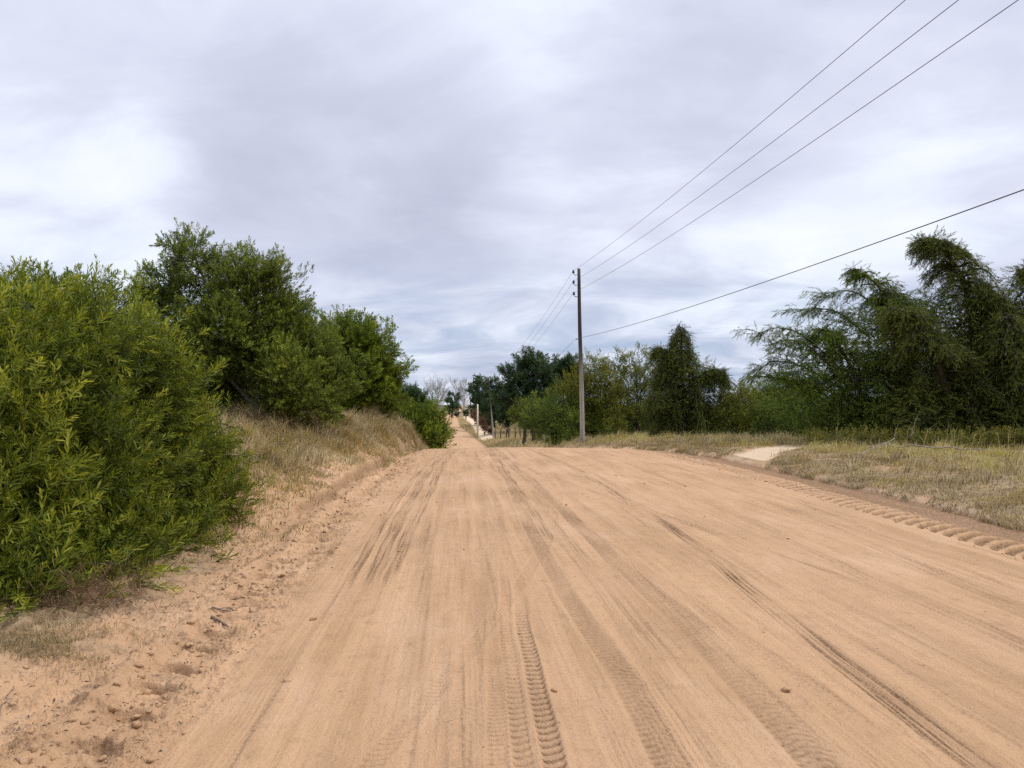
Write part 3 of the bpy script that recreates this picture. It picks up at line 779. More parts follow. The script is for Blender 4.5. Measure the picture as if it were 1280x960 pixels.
# --- left: trees behind
leafy('acacia_tree', 'dark bushy tree top showing over the big left bush', 'tree', gpt(90, 14.5),
      lobes_px([(20, 385, 36), (70, 378, 34), (110, 385, 32), (148, 380, 22), (60, 430, 60), (130, 430, 54), (-30, 390, 44)], 14.5), S_aca, M['acacia_mid'], M['bark'],
      dens=75, trunk_r=0.10, seed=5, scale=(.6, .9))
leafy('acacia_tree', 'tallest dark green tree on the left grassy bank with grey trunk', 'tree', gpt(322, 17.2),
      lobes_px([(240, 325, 27, -.3), (208, 358, 27, .2), (278, 345, 24, .3), (322, 345, 25, -.2), (345, 372, 28, .4), (295, 390, 40, -.2), (225, 405, 38, 0), (340, 412, 38, .2),
                (280, 428, 38, -.7), (378, 430, 34, .5), (240, 452, 36, .4), (365, 472, 34, -.6), (395, 492, 26, .3), (330, 455, 36, -.2), (187, 378, 20, .5), (352, 500, 20, -.5), (268, 476, 30, 1.2),
                (376, 505, 18, -.3), (300, 470, 30, 1.2), (410, 505, 16, 1), (340, 505, 22, 1.5), (405, 455, 24, .8), (372, 398, 16, .5), (410, 475, 26, .8)], 17.2),
      S_aca, M['acacia_dark'], M['bark'], dens=135, trunk_r=0.12, seed=8, lump=0.40, stems=2, scale=(.55, .85), inner=0.4)
leafy('acacia_tree', 'round dense green tree at the far end of the left bank', 'tree', gpt(440, 24),
      lobes_px([(440, 424, 29), (404, 432, 29, .4), (468, 440, 26, -.3), (484, 465, 19), (448, 465, 38, -.5), (410, 478, 34, .3), (476, 492, 22, .2), (430, 500, 28, -.4), (490, 482, 12), (385, 503, 20, .5),
                (455, 508, 22, .3), (480, 510, 14, -.3), (420, 513, 16, -.6), (445, 515, 14, -.6)], 24),
      S_aca2, M['acacia_mid'], M['bark_dark'], dens=80, trunk_r=0.13, seed=11, lump=0.32, scale=(.7, 1.05), floor_gap=-.05, inner=0.4)
leafy('roadside_bush', 'rounded green bush at the left road edge on the crest', 'bush', np.array((-3.6, 29.6, gz(-3.6, 29.6))),
      lobes_px([(530, 522, 16), (512, 523, 15, .6), (545, 532, 13), (554, 545, 9, -.3), (540, 547, 13, -.5), (520, 545, 13, -.3), (502, 528, 12, 1), (530, 553, 10, -.7), (549, 555, 8, -.6), (512, 550, 10, -.5), (497, 540, 9, .3)], 29.6), S_aca2, M['acacia_mid'], M['bark_dark'],
      dens=85, trunk_r=0.04, seed=13, crown='foliage', trunk='branch', stems=3, floor_gap=-0.5, scale=(.6, .95), inner=0.4)
leafy('roadside_bush', 'small yellowish green bush at the top of the left grassy bank', 'bush', np.array((-4.9, 28.5, gz(-4.9, 28.5))),
      lobes_px([(488, 522, 11), (474, 522, 9, .5)], 28.5), S_aca2, M['olive'], M['bark_dark'], dens=34, trunk_r=0.03, seed=14, crown='foliage', trunk='branch', stems=3)

# --- far: dark trees, bare trees
def dark_tree(label, px, Y, lobes, seed, group='dark pines far along the road', mat='pine', dens=3.0, tr=0.2, S=None, name='pine_tree', lump=0.35):
    return leafy(name, label, 'tree', gpt(px, Y), lobes_px(lobes, Y), S or S_pine, M[mat], M['bark_dark'], dens=dens, trunk_r=tr, seed=seed, group=group, lump=lump, inner=0.5, scale=(0.9, 1.5))

dark_tree('dark tree behind the round tree and crest bush on the left', 515, 95, [(508, 494, 13), (522, 498, 11), (500, 500, 12), (530, 505, 8), (515, 508, 12)], 21, dens=5)
dark_tree('narrow dark tree between the two bare pale trees', 565, 190, [(565, 497, 6), (566, 506, 7), (564, 515, 7)], 22, dens=3.0, S=S_far)
dark_tree('tallest pine with open rounded crown left of the power pole', 664, 76,
          [(667, 452, 13, 0, .8), (655, 462, 11, 1), (680, 464, 11, -1, .8), (640, 470, 11), (668, 478, 16, .5), (690, 480, 10), (650, 488, 14), (675, 498, 16), (634, 500, 12)], 23, dens=9, lump=0.4)
dark_tree('pine behind the top of the olive shrub beside the power pole', 706, 80,
          [(706, 459, 12, 0, .8), (694, 470, 12, 0), (718, 466, 12), (705, 480, 15, 1), (722, 484, 14), (690, 490, 10)], 24, dens=9, lump=0.4)
dark_tree('small dark pine directly behind the second power pole', 618, 112, [(618, 480, 7), (613, 490, 11), (622, 498, 12), (610, 508, 13), (620, 520, 13)], 25, dens=6)
dark_tree('dark pine between the third power pole and the second', 600, 125, [(600, 482, 5), (597, 492, 9), (604, 502, 11), (597, 515, 12), (606, 520, 12)], 26, dens=4, S=S_far)
dark_tree('broad dark tree with short trunk standing behind the wire fence', 634, 97, [(634, 503, 12), (624, 508, 10, 1), (645, 508, 11), (630, 518, 12), (641, 520, 10), (650, 520, 10, 1)], 27, dens=7, mat='pine')
dark_tree('dark bushy tree right of the fence behind the layered shrub', 655, 70, [(652, 512, 11), (665, 508, 15), (656, 524, 13), (640, 520, 10), (672, 524, 14)], 28, dens=7, mat='acacia_dark', name='bushy_tree', group=None, S=S_aca2)

def bare_tree(label, px, Y, top_py, base_z, spread, seed, n1_=16):
    g = np.random.default_rng(seed)
    base = gpt(px, Y); base[2] = min(base[2], base_z)
    top = at(px, top_py, Y)
    H = top[2] - base[2]
    root = thing('bare_tree', base, label, 'tree', 'leafless pale trees at the end of the road')
    tb, br = TB(), TB()
    ax = bent(g, base, top - np.array((0, 0, H * .25)), 8, 0, 0.012)
    tb.tube(ax, np.linspace(0.22, 0.06, 8), 7)
    for i in range(n1_):
        t = 0.22 + 0.75 * (i / n1_)
        s = ax[0] + (ax[-1] - ax[0]) * t
        az = g.uniform(0, 2 * math.pi)
        L = spread * (0.55 + 0.6 * math.sin(math.pi * min(1, t * 1.05))) * g.uniform(.7, 1.1)
        e = s + np.array((math.cos(az) * L * .75, math.sin(az) * L * .75, L * g.uniform(.8, 1.3)))
        p1 = bent(g, s, e, 6, -0.03, 0.04)
        br.tube(p1, np.linspace(0.07, 0.03, 6), 4, False)
        for j in range(9):
            q = p1[g.integers(2, 6)]
            e2 = q + np.array((g.normal(0, .5), g.normal(0, .5), g.uniform(.3, 1.1))) * L * .55
            p2 = bent(g, q, e2, 4, 0, 0.05)
            br.tube(p2, np.linspace(0.035, 0.018, 4), 3, False)
            for k in range(5):
                q3 = p2[g.integers(1, 4)]
                e3 = q3 + np.array((g.normal(0, .5), g.normal(0, .5), g.uniform(.1, .9))) * L * .3
                br.tube(np.array([q3, (q3 + e3) / 2 + g.normal(0, .05, 3), e3]), [0.022, 0.018, 0.012], 3, False)
    for t_ in (tb, br): t_.V = [v - base for v in t_.V]
    tb.build('trunk', M['bark_pale'], root)
    br.build('branches', M['bark_pale'], root)
bare_tree('wide pale leafless tree left of the road end behind crest bush', 547, 215, 478, -2.5, 4.2, 31, 22)
bare_tree('taller thin leafless tree beside the third power pole', 573, 225, 470, -2.5, 3.6, 32, 18)
bare_tree('slim leafless tree at the very end of the sandy road', 580, 235, 482, -2.5, 2.4, 33, 12)

# --- right of the road: shrubs and trees behind the pole
leafy('layered_shrub', 'low dark green layered shrub at the foot of the power pole', 'bush', gpt(692, 37),
      lobes_px([(690, 522, 20, 0, .8), (668, 530, 16, .5, .7), (708, 508, 20, .5, .8), (712, 530, 18, -.4), (688, 543, 16, -.5, .7), (665, 520, 10, .5), (676, 512, 14, .8, .7), (735, 535, 14, .3)], 37),
      S_feather, M['cedar'], M['bark_dark'], dens=60, scale=(.5, .85), trunk_r=0.06, upb=-0.05, seed=41, crown='foliage', trunk='branch', stems=3, lump=0.4, inner=0.3)
leafy('olive_tree', 'olive yellow leafy tree just right of the power pole', 'tree', gpt(742, 38),
      lobes_px([(742, 472, 24), (716, 486, 20, .5), (755, 495, 26, -.4), (728, 505, 26, .3), (700, 500, 14, 1), (760, 520, 24, -.5), (735, 530, 20), (752, 462, 12, .6)], 38),
      S_small, M['olive'], M['bark_dark'], dens=60, scale=(.55, .9), trunk_r=0.10, seed=43, lump=0.32)
leafy('grey_green_tree', 'loose grey green tree between olive tree and drooping cypress', 'tree', gpt(795, 39),
      lobes_px([(790, 455, 20), (812, 462, 20, .4), (770, 460, 16), (830, 480, 18, .5), (798, 485, 28, -.4), (780, 505, 26), (815, 510, 28, .3), (790, 530, 22, -.3), (825, 530, 20), (765, 482, 18, .5)], 39),
      S_small, M['greygreen'], M['bark'], dens=48, scale=(.55, .9), trunk_r=0.10, seed=45, lump=0.38, inner=0.25)

def weeping(name, label, base, leaders, nbr, Lmax, mat, seed, S=None, spm=15, sc_=(0.7, 1.1), extra=(), droop=0.85, rise=0.40, trunk_r=0.10, group=None, skirt=0, tmin=0.06, fan=None, fill=(), fill_dens=30):
    g = np.random.default_rng(seed)
    S = S or S_feather
    base = np.asarray(base, float)
    root = thing(name, base, label, 'tree', group)
    fo, tb = Foliage(), TB()
    def along(P, n, t0=0.15, sc0=1.0, dens=1.0, hang=1.0, cone=0.45):
        L = np.linalg.norm(np.diff(P, axis=0), axis=1).sum()
        n = max(3, int(n * L * dens))
        t = g.uniform(t0, 1.0, n)
        ii = t * (len(P) - 1)
        i0 = np.minimum(ii.astype(int), len(P) - 2)
        fr = (ii - i0)[:, None]
        p = P[i0] * (1 - fr) + P[i0 + 1] * fr
        tan = P[i0 + 1] - P[i0]
        tan /= np.linalg.norm(tan, axis=1)[:, None] + 1e-9
        d = tan * 0.85 + np.array((0, 0, -0.42 * hang)) + g.normal(0, cone, p.shape)
        p = p + g.normal(0, 0.07, p.shape)
        k = p[:, 2] > base[2] + 0.15
        fo.scatter(S, p[k], d[k], g.uniform(sc_[0], sc_[1], k.sum()) * sc0 * (1.08 - 0.35 * t[k]), g, g.normal(0, 0.08, k.sum()) + g.normal(0, .06) + 0.10 * (t[k] - .5))
    def dense(P, k=24):
        P = np.asarray(P, float)
        t = np.linspace(0, len(P) - 1, k)
        out = np.stack([np.interp(t, np.arange(len(P)), P[:, i]) for i in range(3)], 1)
        for _ in range(2):
            out[1:-1] = (out[:-2] + 2 * out[1:-1] + out[2:]) / 4
        return out
    for li, P in enumerate(leaders):
        P = dense(P)
        tb.tube(P, np.linspace(trunk_r, 0.015, len(P)), 7, False)
        along(P, spm, 0.35, 0.55, 1.0, 0.8, 0.5)
        Ltot = np.linalg.norm(np.diff(P, axis=0), axis=1).sum()
        nb = int(nbr * Ltot / 6.0)
        for i in range(nb):
            t = tmin + (0.97 - tmin) * g.uniform() ** 0.9
            k = t * (len(P) - 1); k0 = min(int(k), len(P) - 2)
            s = P[k0] + (P[k0 + 1] - P[k0]) * (k - k0)
            az = g.uniform(0, 2 * math.pi) if fan is None else g.uniform(*fan)
            L = (Lmax * (1 - t) ** 0.75 * g.uniform(0.55, 1.1) + 0.25)
            o_ = np.array((math.cos(az), math.sin(az), 0))
            ss = np.linspace(0, 1, 9)[:, None]
            Bp = s + o_ * ss * L * 0.9 + np.array((0, 0, 1.0)) * (rise * ss - droop * ss ** 2) * L
            Bp[:, 2] = np.maximum(Bp[:, 2], base[2] + 0.25)
            Bp[1:] += g.normal(0, 0.03 * L, (8, 3))
            tb.tube(Bp, np.linspace(trunk_r * .32, 0.006, 9), 4, False)
            along(Bp, spm, 0.12)
    for P in extra:                                   # long sparse branches seen against the sky
        P = dense(P, 14)
        tb.tube(P, np.linspace(0.035, 0.008, len(P)), 5, False)
        along(P, spm * 1.5, 0.2, 0.85, 1.0, 1.0, 0.45)
        for j in range(7):
            q = P[g.integers(4, 13)]
            e = q + np.array((g.normal(-0.25, .3), g.normal(0, .3), g.uniform(-.45, .15))) * 1.2
            B2 = dense([q, (q + e) / 2 + np.array((0, 0, .08)), e], 7)
            tb.tube(B2, np.linspace(0.014, 0.005, 7), 4, False)
            along(B2, spm * 1.4, 0.1, 0.8, 1.0, 1.1, 0.4)
    for k, (c, r) in enumerate(fill):
        n = int(fill_dens * 4 * math.pi * np.prod(r) ** (2 / 3.0))
        p, d, f = lobe_points(g, c, r, n, base[2] + 0.15, (0.45, 1.05), 0.4, seed * 5 + k)
        dd = d * np.array((1, 1, .4)) * 0.85 + np.array((0, 0, -0.30)) + g.normal(0, 0.35, p.shape)
        fo.scatter(S, p, dd, g.uniform(sc_[0], sc_[1], len(p)), g, g.normal(0, .08, len(p)) + .16 * d[:, 2] + g.normal(0, .06))  # fill grows lighter upward, top light painted into the tint
    fo.build('crown', mat, root, base)
    tb.V = [v - base for v in tb.V]
    tb.build('trunk', M['bark_dark'], root)
    return root

def PX(pts, Y0):
    return np.array([at(p[0], p[1], Y0 + (p[2] if len(p) > 2 else 0)) for p in pts])

cb = gpt(852, 33)
weeping('weeping_cypress', 'pointed dark drooping cypress standing alone in the middle of the treeline', cb,
        [np.vstack([cb, PX([(853, 490), (851, 450), (852, 425), (849, 404)], 33)]),
         np.vstack([cb, PX([(838, 490, .4), (832, 455, .4), (828, 438, .4), (822, 434, .4)], 33)]),
         np.vstack([cb, PX([(868, 500, -.4), (880, 470, -.4), (889, 462, -.4), (898, 464, -.5), (902, 474, -.5)], 33)]),
         np.vstack([cb, PX([(832, 515, -.5), (824, 492, -.6), (815, 500, -.8)], 33)])],
        100, 1.3, M['cypress'], 51, spm=30, droop=1.25, rise=0.35, trunk_r=0.10, sc_=(.55, .9),
        fill=lobes_px([(851, 432, 9, 0, 1.9), (850, 458, 14, 0, 1.7), (838, 478, 15, .2, 1.5), (866, 480, 18, -.2, 1.4), (850, 505, 24, 0, 1.3), (878, 490, 18, -.2, 1.5), (828, 510, 17, -.4, 1.4), (886, 515, 15, 0, 1.2), (858, 525, 24, .3), (868, 466, 13, 0, 1.6), (840, 470, 13, .2, 1.6), (878, 470, 12, -.2, 1.3), (872, 462, 11, -.2, 1.3), (888, 472, 12, -.3, 1.3), (895, 490, 12, -.3, 1.4), (838, 455, 10, .3, 1.6), (900, 500, 12)], 33))

for (px, Y, lb, sd, ext, mt) in (
        (925, 33, 'low olive feathery shrub right of the drooping cypress', 53, [(905, 515, 22), (930, 512, 22, -.4), (915, 535, 20, -.5), (890, 532, 16), (945, 530, 20, -.3), (925, 496, 12, .4)], 'olive'),
        (985, 31, 'low mid green feathery shrub before the big conifers', 54, [(970, 520, 22), (995, 512, 24, .3), (1015, 530, 22, -.4), (985, 538, 18, -.6), (955, 535, 16), (1030, 512, 18)], 'cedar')):
    leafy('feathery_shrub', lb, 'bush', gpt(px, Y), lobes_px(ext, Y), S_feather, M[mt], M['bark_dark'], dens=55, scale=(.55, .9), trunk_r=0.05, upb=0.0, seed=sd, crown='foliage', trunk='branch', stems=3, lump=0.4)
leafy('bushy_tree', 'rounded dark green tree far behind the feathery shrubs', 'tree', gpt(975, 58),
      lobes_px([(975, 490, 22), (955, 497, 16), (1000, 492, 20), (1020, 500, 18), (985, 505, 20)], 58), S_aca2, M['acacia_dark'], M['bark_dark'], dens=34, trunk_r=0.15, seed=57)
leafy('bushy_tree', 'low pale green tree far behind, right of the cypress', 'tree', gpt(935, 66),
      lobes_px([(935, 494, 12), (920, 500, 12), (950, 500, 12), (905, 503, 10)], 66), S_aca2, M['olive'], M['bark_dark'], dens=34, trunk_r=0.15, seed=58)

G3 = None
c1 = gpt(1105, 26)
weeping('weeping_conifer', 'airy drooping conifer with thin branches reaching left over the shrubs', c1,
        [np.vstack([c1, PX([(1112, 480), (1120, 420), (1112, 372), (1085, 345), (1062, 336)], 26)]),
         np.vstack([c1, PX([(1080, 500, -.5), (1060, 450, -.6), (1040, 420, -.6), (1020, 410, -.6)], 26)]),
         np.vstack([c1, PX([(1130, 470, .5), (1150, 400, .5), (1120, 380, .6), (1090, 372, .7)], 26)])],
        72, 1.9, M['cedar'], 61, spm=22, sc_=(.6, 1.0), fill=lobes_px([(1085, 400, 26, 0, .8), (1115, 425, 36), (1065, 445, 30), (1030, 430, 22, -.4, .7), (1005, 470, 24, -.6, .8), (1045, 490, 34), (1095, 480, 40), (1000, 505, 26, -.5), (1130, 390, 26, .5), (1060, 525, 28, -.4), (1110, 525, 30, -.4), (982, 438, 15, -.5, .7), (1008, 418, 14, -.3, .6), (1022, 458, 24, -.4, .8), (975, 470, 14, -.6, .6), (1050, 400, 16, 0, .7)], 26), fill_dens=48, group=G3, droop=0.75, rise=0.45, trunk_r=0.10,
        extra=[PX([(1070, 480), (1030, 440), (995, 412), (965, 408), (945, 420)], 25.5), PX([(1060, 500), (1010, 478), (970, 472), (938, 470)], 25.3),
               PX([(1085, 420), (1050, 390), (1020, 384), (992, 390)], 26.4), PX([(1050, 470), (1010, 430), (985, 424), (958, 432)], 25.2),
               PX([(1100, 390), (1075, 366), (1050, 362), (1030, 372)], 25.8), PX([(1060, 490), (1000, 455), (965, 450), (950, 462)], 26)])
c2 = gpt(1205, 24.5)
weeping('weeping_conifer', 'tallest dark conifer with its tip curling to the left', c2,
        [np.vstack([c2, PX([(1212, 470), (1216, 400), (1205, 350), (1185, 318), (1166, 302), (1146, 300)], 24.5)]),
         np.vstack([c2, PX([(1180, 480, -.8), (1165, 430, -1), (1140, 395, -1), (1110, 385, -1)], 24.5)]),
         np.vstack([c2, PX([(1235, 470, -.6), (1250, 410, -.7), (1240, 375, -.8), (1222, 365, -.8)], 24.5)])],
        100, 2.0, M['cypress'], 62, spm=24, sc_=(.6, 1.0), fill=lobes_px([(1196, 342, 12, 0, 1.3), (1207, 368, 20, 0, 1.3), (1165, 405, 34), (1215, 410, 44), (1150, 450, 40), (1250, 440, 44), (1190, 480, 50), (1150, 520, 36, -.5), (1220, 525, 40, -.6), (1250, 500, 40, -.3)], 24.5), fill_dens=44, group=G3, droop=0.75, rise=0.40, trunk_r=0.14)
c3 = gpt(1300, 24)
weeping('weeping_conifer', 'dark conifer cut off by the right edge of the view', c3,
        [np.vstack([c3, PX([(1302, 470), (1300, 400), (1292, 350), (1285, 330)], 24)]),
         np.vstack([c3, PX([(1275, 480, -.8), (1262, 430, -1), (1258, 390, -1)], 24)]),
         np.vstack([c3, PX([(1350, 480, .8), (1370, 400, 1), (1360, 330, 1)], 24)])],
        100, 2.1, M['cypress'], 63, spm=22, sc_=(.6, 1.0), fill=lobes_px([(1288, 375, 34, 0, 1.3), (1300, 430, 50), (1270, 470, 44), (1320, 500, 60), (1280, 525, 36, -.5), (1360, 400, 50)], 24), fill_dens=40, group=G3, droop=0.75, rise=0.40, trunk_r=0.14)
c4 = gpt(1150, 29)
leafy('dark_shrub', 'dark dense shrub filling the shade under the tallest conifers', 'bush', gpt(1170, 28),
      lobes_px([(1100, 505, 34), (1150, 490, 44), (1210, 480, 50), (1265, 490, 50), (1180, 525, 30), (1240, 525, 34), (1120, 530, 26), (1310, 500, 50), (1060, 525, 26)], 28),
      S_aca2, M['cypress'], M['bark_dark'], dens=22, trunk_r=0.08, seed=64, crown='foliage', trunk='branch', stems=4, lump=0.3)

# far-off woods that read as one mass behind the nearer trees, and brush under the left trees
g = np.random.default_rng(68)
def mass(name, label, x, y, hmax, temps, mat, sc0, seed):
    g = np.random.default_rng(seed)
    dr_, dl_ = terrain(x, y, False)[4:]
    e = np.maximum(dr_, dl_)
    z0 = terrain(x, y, False)[0]
    h = hmax * np.clip(.55 + .75 * fbm(x * .16, y * .16, 4, seed), .1, 1.2) * sstep(0, 4, e)
    p = np.stack([x, y, z0 + h * g.uniform(0, 1, len(x)) ** .6], 1)
    fo = Foliage()
    fo.scatter(temps, p, g.normal(0, .6, p.shape) + np.array((0, 0, .6)), g.uniform(.8, 1.4, len(x)) * sc0, g, g.normal(0, .08, len(x)) + .25 * fbm(x * .3, y * .3, 2, seed + 9))
    tag(fo.build(name, M[mat], None, (0, 0, 0)), label, 'woods', kind='stuff')
n = 16000
y = 44 + 60 * g.uniform(0, 1, n); x = (g.uniform(700, 1500, n) - 640) / F_PX * y
mass('distant_woods', 'dark woods behind the shrubs and conifers on the right', x, y, 3.2, S_far, 'acacia_dark', 1.0, 69)
y = 62 + 70 * g.uniform(0, 1, 9000); x = (g.uniform(650, 760, 9000) - 640) / F_PX * y
k = x > smooth_cub(XR, y) + 9
mass('distant_woods', 'dark woods closing the field behind the wire fence', x[k], y[k], 4.5, S_far, 'pine', 1.0, 75)
n = 14000
y = 24 + 90 * g.uniform(0, 1, n) ** 1.3; x = smooth_cub(XL, y) - 2.2 - 30 * g.uniform(0, 1, n)
mass('distant_woods', 'dark brush and woods behind the left bank trees', x, y, 2.6, S_far, 'acacia_mid', .8, 76)
y = 100 + 160 * g.uniform(0, 1, 7000); x = smooth_cub(XL, y) - 3 - 60 * g.uniform(0, 1, 7000)
mass('distant_woods', 'dark woods far along the left of the road', x, y, 6.0, S_far, 'pine', 1.6, 77)

# green undergrowth along the foot of the conifers (nobody could count it)
g = np.random.default_rng(70)
fo = Foliage()
n = 5200
px = g.uniform(1010, 1420, n); Y = g.uniform(21.5, 26.5, n) - (px - 955) / 465 * 1.5
xx = (px - 640) / F_PX * Y
keep = fbm(xx * 0.5, Y * 0.5, 3, 141) > g.uniform(-.25, .35, n)
xx, Y = xx[keep], Y[keep]
zz_ = terrain(xx, Y, False)[0]
h = g.uniform(0, 0.30, len(xx)) * (0.5 + fbm(xx * 0.8, Y * 0.8, 3, 143) + 0.3)
fo.scatter(S_weed, np.stack([xx, Y, zz_ + np.clip(h, 0, 1)], 1), np.stack([g.normal(0, .5, len(xx)), g.normal(0, .5, len(xx)), np.ones(len(xx))], 1), g.uniform(.7, 1.4, len(xx)), g, g.normal(0, .1, len(xx)))
tag(fo.build('undergrowth', M['weed'], None, (0, 0, 0)), 'green weeds growing along the foot of the right conifers', 'undergrowth', kind='stuff')

# dry brown shrubs on the bank beside the white path
for (lb, px, Y, ls, sd) in (('brown dry shrub between lamp post and second power pole', 606, 98, [(604, 533, 4), (609, 538, 4), (602, 527, 4, 3)], 71),
                            ('brown dry shrub farther up the bank behind the lamp post', 598, 118, [(600, 522, 6), (596, 518, 5, 3), (605, 528, 5)], 72)):
    leafy('dry_shrub', lb, 'bush', gpt(px, Y), lobes_px(ls, Y), S_pine, M['drybrush'], M['twig'], dens=9, trunk_r=0.04, seed=sd, crown='foliage', trunk='branch', stems=3, group='dry shrubs by the white path')

# ------------------------------------------------------------------ grass (stuff)
def blades(name, label, x, y, h, wdt, lean, mat, tint, seed, minz=None):
    g = np.random.default_rng(seed)
    n = len(x)
    z = terrain(x, y, True)[0] - 0.01
    az = g.uniform(0, 2 * math.pi, n)
    la = lean * g.uniform(0.3, 1.2, n)
    swirl = fbm(x * 0.7, y * 0.7, 2, seed + 3) * 5
    ld = np.stack([np.cos(swirl + g.normal(0, .9, n)), np.sin(swirl + g.normal(0, .9, n)), np.zeros(n)], 1)
    wv = np.stack([np.cos(az), np.sin(az), np.zeros(n)], 1) * (wdt / 2)[:, None]
    p0 = np.stack([x, y, z], 1)
    up = np.array((0, 0, 1.0))
    p1 = p0 + up * (h * .55)[:, None] + ld * (h * la * .30)[:, None]
    p2 = p0 + up * (h * (1 - .35 * la))[:, None] + ld * (h * la)[:, None]
    V = np.stack([p0 - wv, p0 + wv, p1 - wv * .8, p1 + wv * .8, p2], 1).reshape(-1, 3)
    o = np.arange(n)[:, None] * 5
    Q = o + np.array([[0, 1, 3, 2]]); T = o + np.array([[2, 3, 4]])
    A = np.repeat(tint + g.normal(0, .20, n), 5)
    ob = mesh_np(name, V, [Q, T], M[mat], {'tint': np.clip(A, 0, 1)})
    return tag(ob, label, 'grass', kind='stuff')

g = np.random.default_rng(81)
# left bank
n = 330000
y = 8 + 25 * g.uniform(0, 1, n) ** 0.85
x = smooth_cub(XL, y) - 0.3 - g.uniform(0, 1, n) ** 1.2 * 7
dl = smooth_cub(XL, y) - x
cl = fbm(x * 1.1, y * 1.1, 4, 151)
pr = sstep(0.5, 1.6, dl + 0.9 * sstep(13, 25, y) + 0.8 * fbm(x * .6, y * .6, 4, 31) + 0.5 * cl) * np.clip(0.75 + 0.8 * cl, 0.15, 1)
k = g.uniform(0, 1, n) < pr
x, y, dl, cl = x[k], y[k], dl[k], cl[k]
h = g.uniform(.11, .44, len(x)) * (0.35 + 0.75 * sstep(0.9, 2.6, dl + .9 * sstep(13, 25, y))) * (1 + .6 * cl) * (.55 + .95 * sstep(-.1, .45, fbm(x * 1.9, y * 1.9, 3, 157)))
blades('dry_grass', 'tall straw coloured dry grass on the left bank', x, y, h, g.uniform(.007, .017, len(x)), 0.85, 'grass', 0.50 + 0.28 * fbm(x * .45, y * .45, 3, 153), 83)
# right verge
n = 500000
y = 5 + 31 * g.uniform(0, 1, n) ** 0.8
x = smooth_cub(XR, y) + 0.05 + g.uniform(0, 1, n) ** 1.1 * 15
dr = x - smooth_cub(XR, y)
cl = fbm(x * 1.1, y * 1.1, 4, 161)
pr = sstep(-.05, .25, dr + .30 * cl) * np.clip(.66 + 1.1 * cl, .06, 1) * (1 - .6 * sstep(.2, .45, fbm(x * .55 + 4, y * .55, 3, 167))) * sstep(.55, 1.0, dist_poly(x, y, LANE) + .35 * cl)
k = (g.uniform(0, 1, n) < pr) & (x < 0.82 * y + 3)
x, y, dr, cl = x[k], y[k], dr[k], cl[k]
gr = fbm(x * .28 + 3, y * .28, 3, 163) + 0.25 * sstep(1.5, 3.5, dr) * sstep(24, 18, y) + 0.1
hh = g.uniform(.06, .26, len(x)) * (.35 + 1.2 * sstep(.0, .5, fbm(x * 2.3, y * 2.3, 3, 169))) * (.55 + .6 * sstep(.4, 2.2, dr)) * (1 + .5 * cl) * np.where(y > 24, 1.25, 1.0)
s = gr + .35 * sstep(.6, 2.2, dr) - .2 + g.normal(0, .1, len(x)) > 0.24
blades('yellow_green_grass', 'short yellowish green grass on the right verge', x[s], y[s], hh[s], g.uniform(.006, .014, s.sum()), .85, 'greengrass', 0.5 + .3 * cl[s], 85)
s = ~s
blades('dry_grass', 'brownish dry grass along the ledge of the right verge', x[s], y[s], hh[s], g.uniform(.006, .015, s.sum()), 1.0, 'grass', 0.40 + .3 * cl[s], 86)
# dead matted thatch hanging over the ledge
n = 48000
y = 5.5 + 22 * g.uniform(0, 1, n) ** .9
x = smooth_cub(XR, y) - .02 + 1.1 * g.uniform(0, 1, n) ** 1.6
cl = fbm(x * 1.6, y * 1.6, 4, 175)
k = (g.uniform(0, 1, n) < np.clip(.45 + 1.5 * cl, .02, 1)) & (dist_poly(x, y, LANE) > .8 + .5 * cl)
x, y, cl = x[k], y[k], cl[k]
blades('dead_thatch', 'matted brown dead grass along the ledge of the right verge', x, y, g.uniform(.03, .13, len(x)) * (1 + .9 * cl), g.uniform(.005, .011, len(x)), 1.25, 'grass', .34 + .25 * cl, 91)
# tall stalks at the back right
n = 260
y = g.uniform(17, 24, n); x = (g.uniform(1030, 1330, n) - 640) / F_PX * y
blades('grass_stalks', 'tall thin pale grass stalks before the dark conifers', x, y, .25 + .9 * g.uniform(0, 1, n) ** 2.5, g.uniform(.005, .009, n), .6, 'grass', np.full(n, .75), 87)
# far roadside grass and field by the fence
n = 90000
y = 62 + 130 * g.uniform(0, 1, n) ** 1.5
x = smooth_cub(XR, y) + .3 + g.uniform(0, 1, n) ** 1.2 * 26
cl = fbm(x * .4, y * .4, 3, 171)
k = (dist_poly(x, y, PATH) > .9) & (g.uniform(0, 1, n) < np.clip(.8 + cl, .2, 1))
x, y, cl = x[k], y[k], cl[k]
blades('far_grass', 'yellowish grass beside the far stretch of road and along the fence', x, y, g.uniform(.15, .5, len(x)), g.uniform(.03, .07, len(x)), .8, 'grass', .62 + .4 * cl, 88)
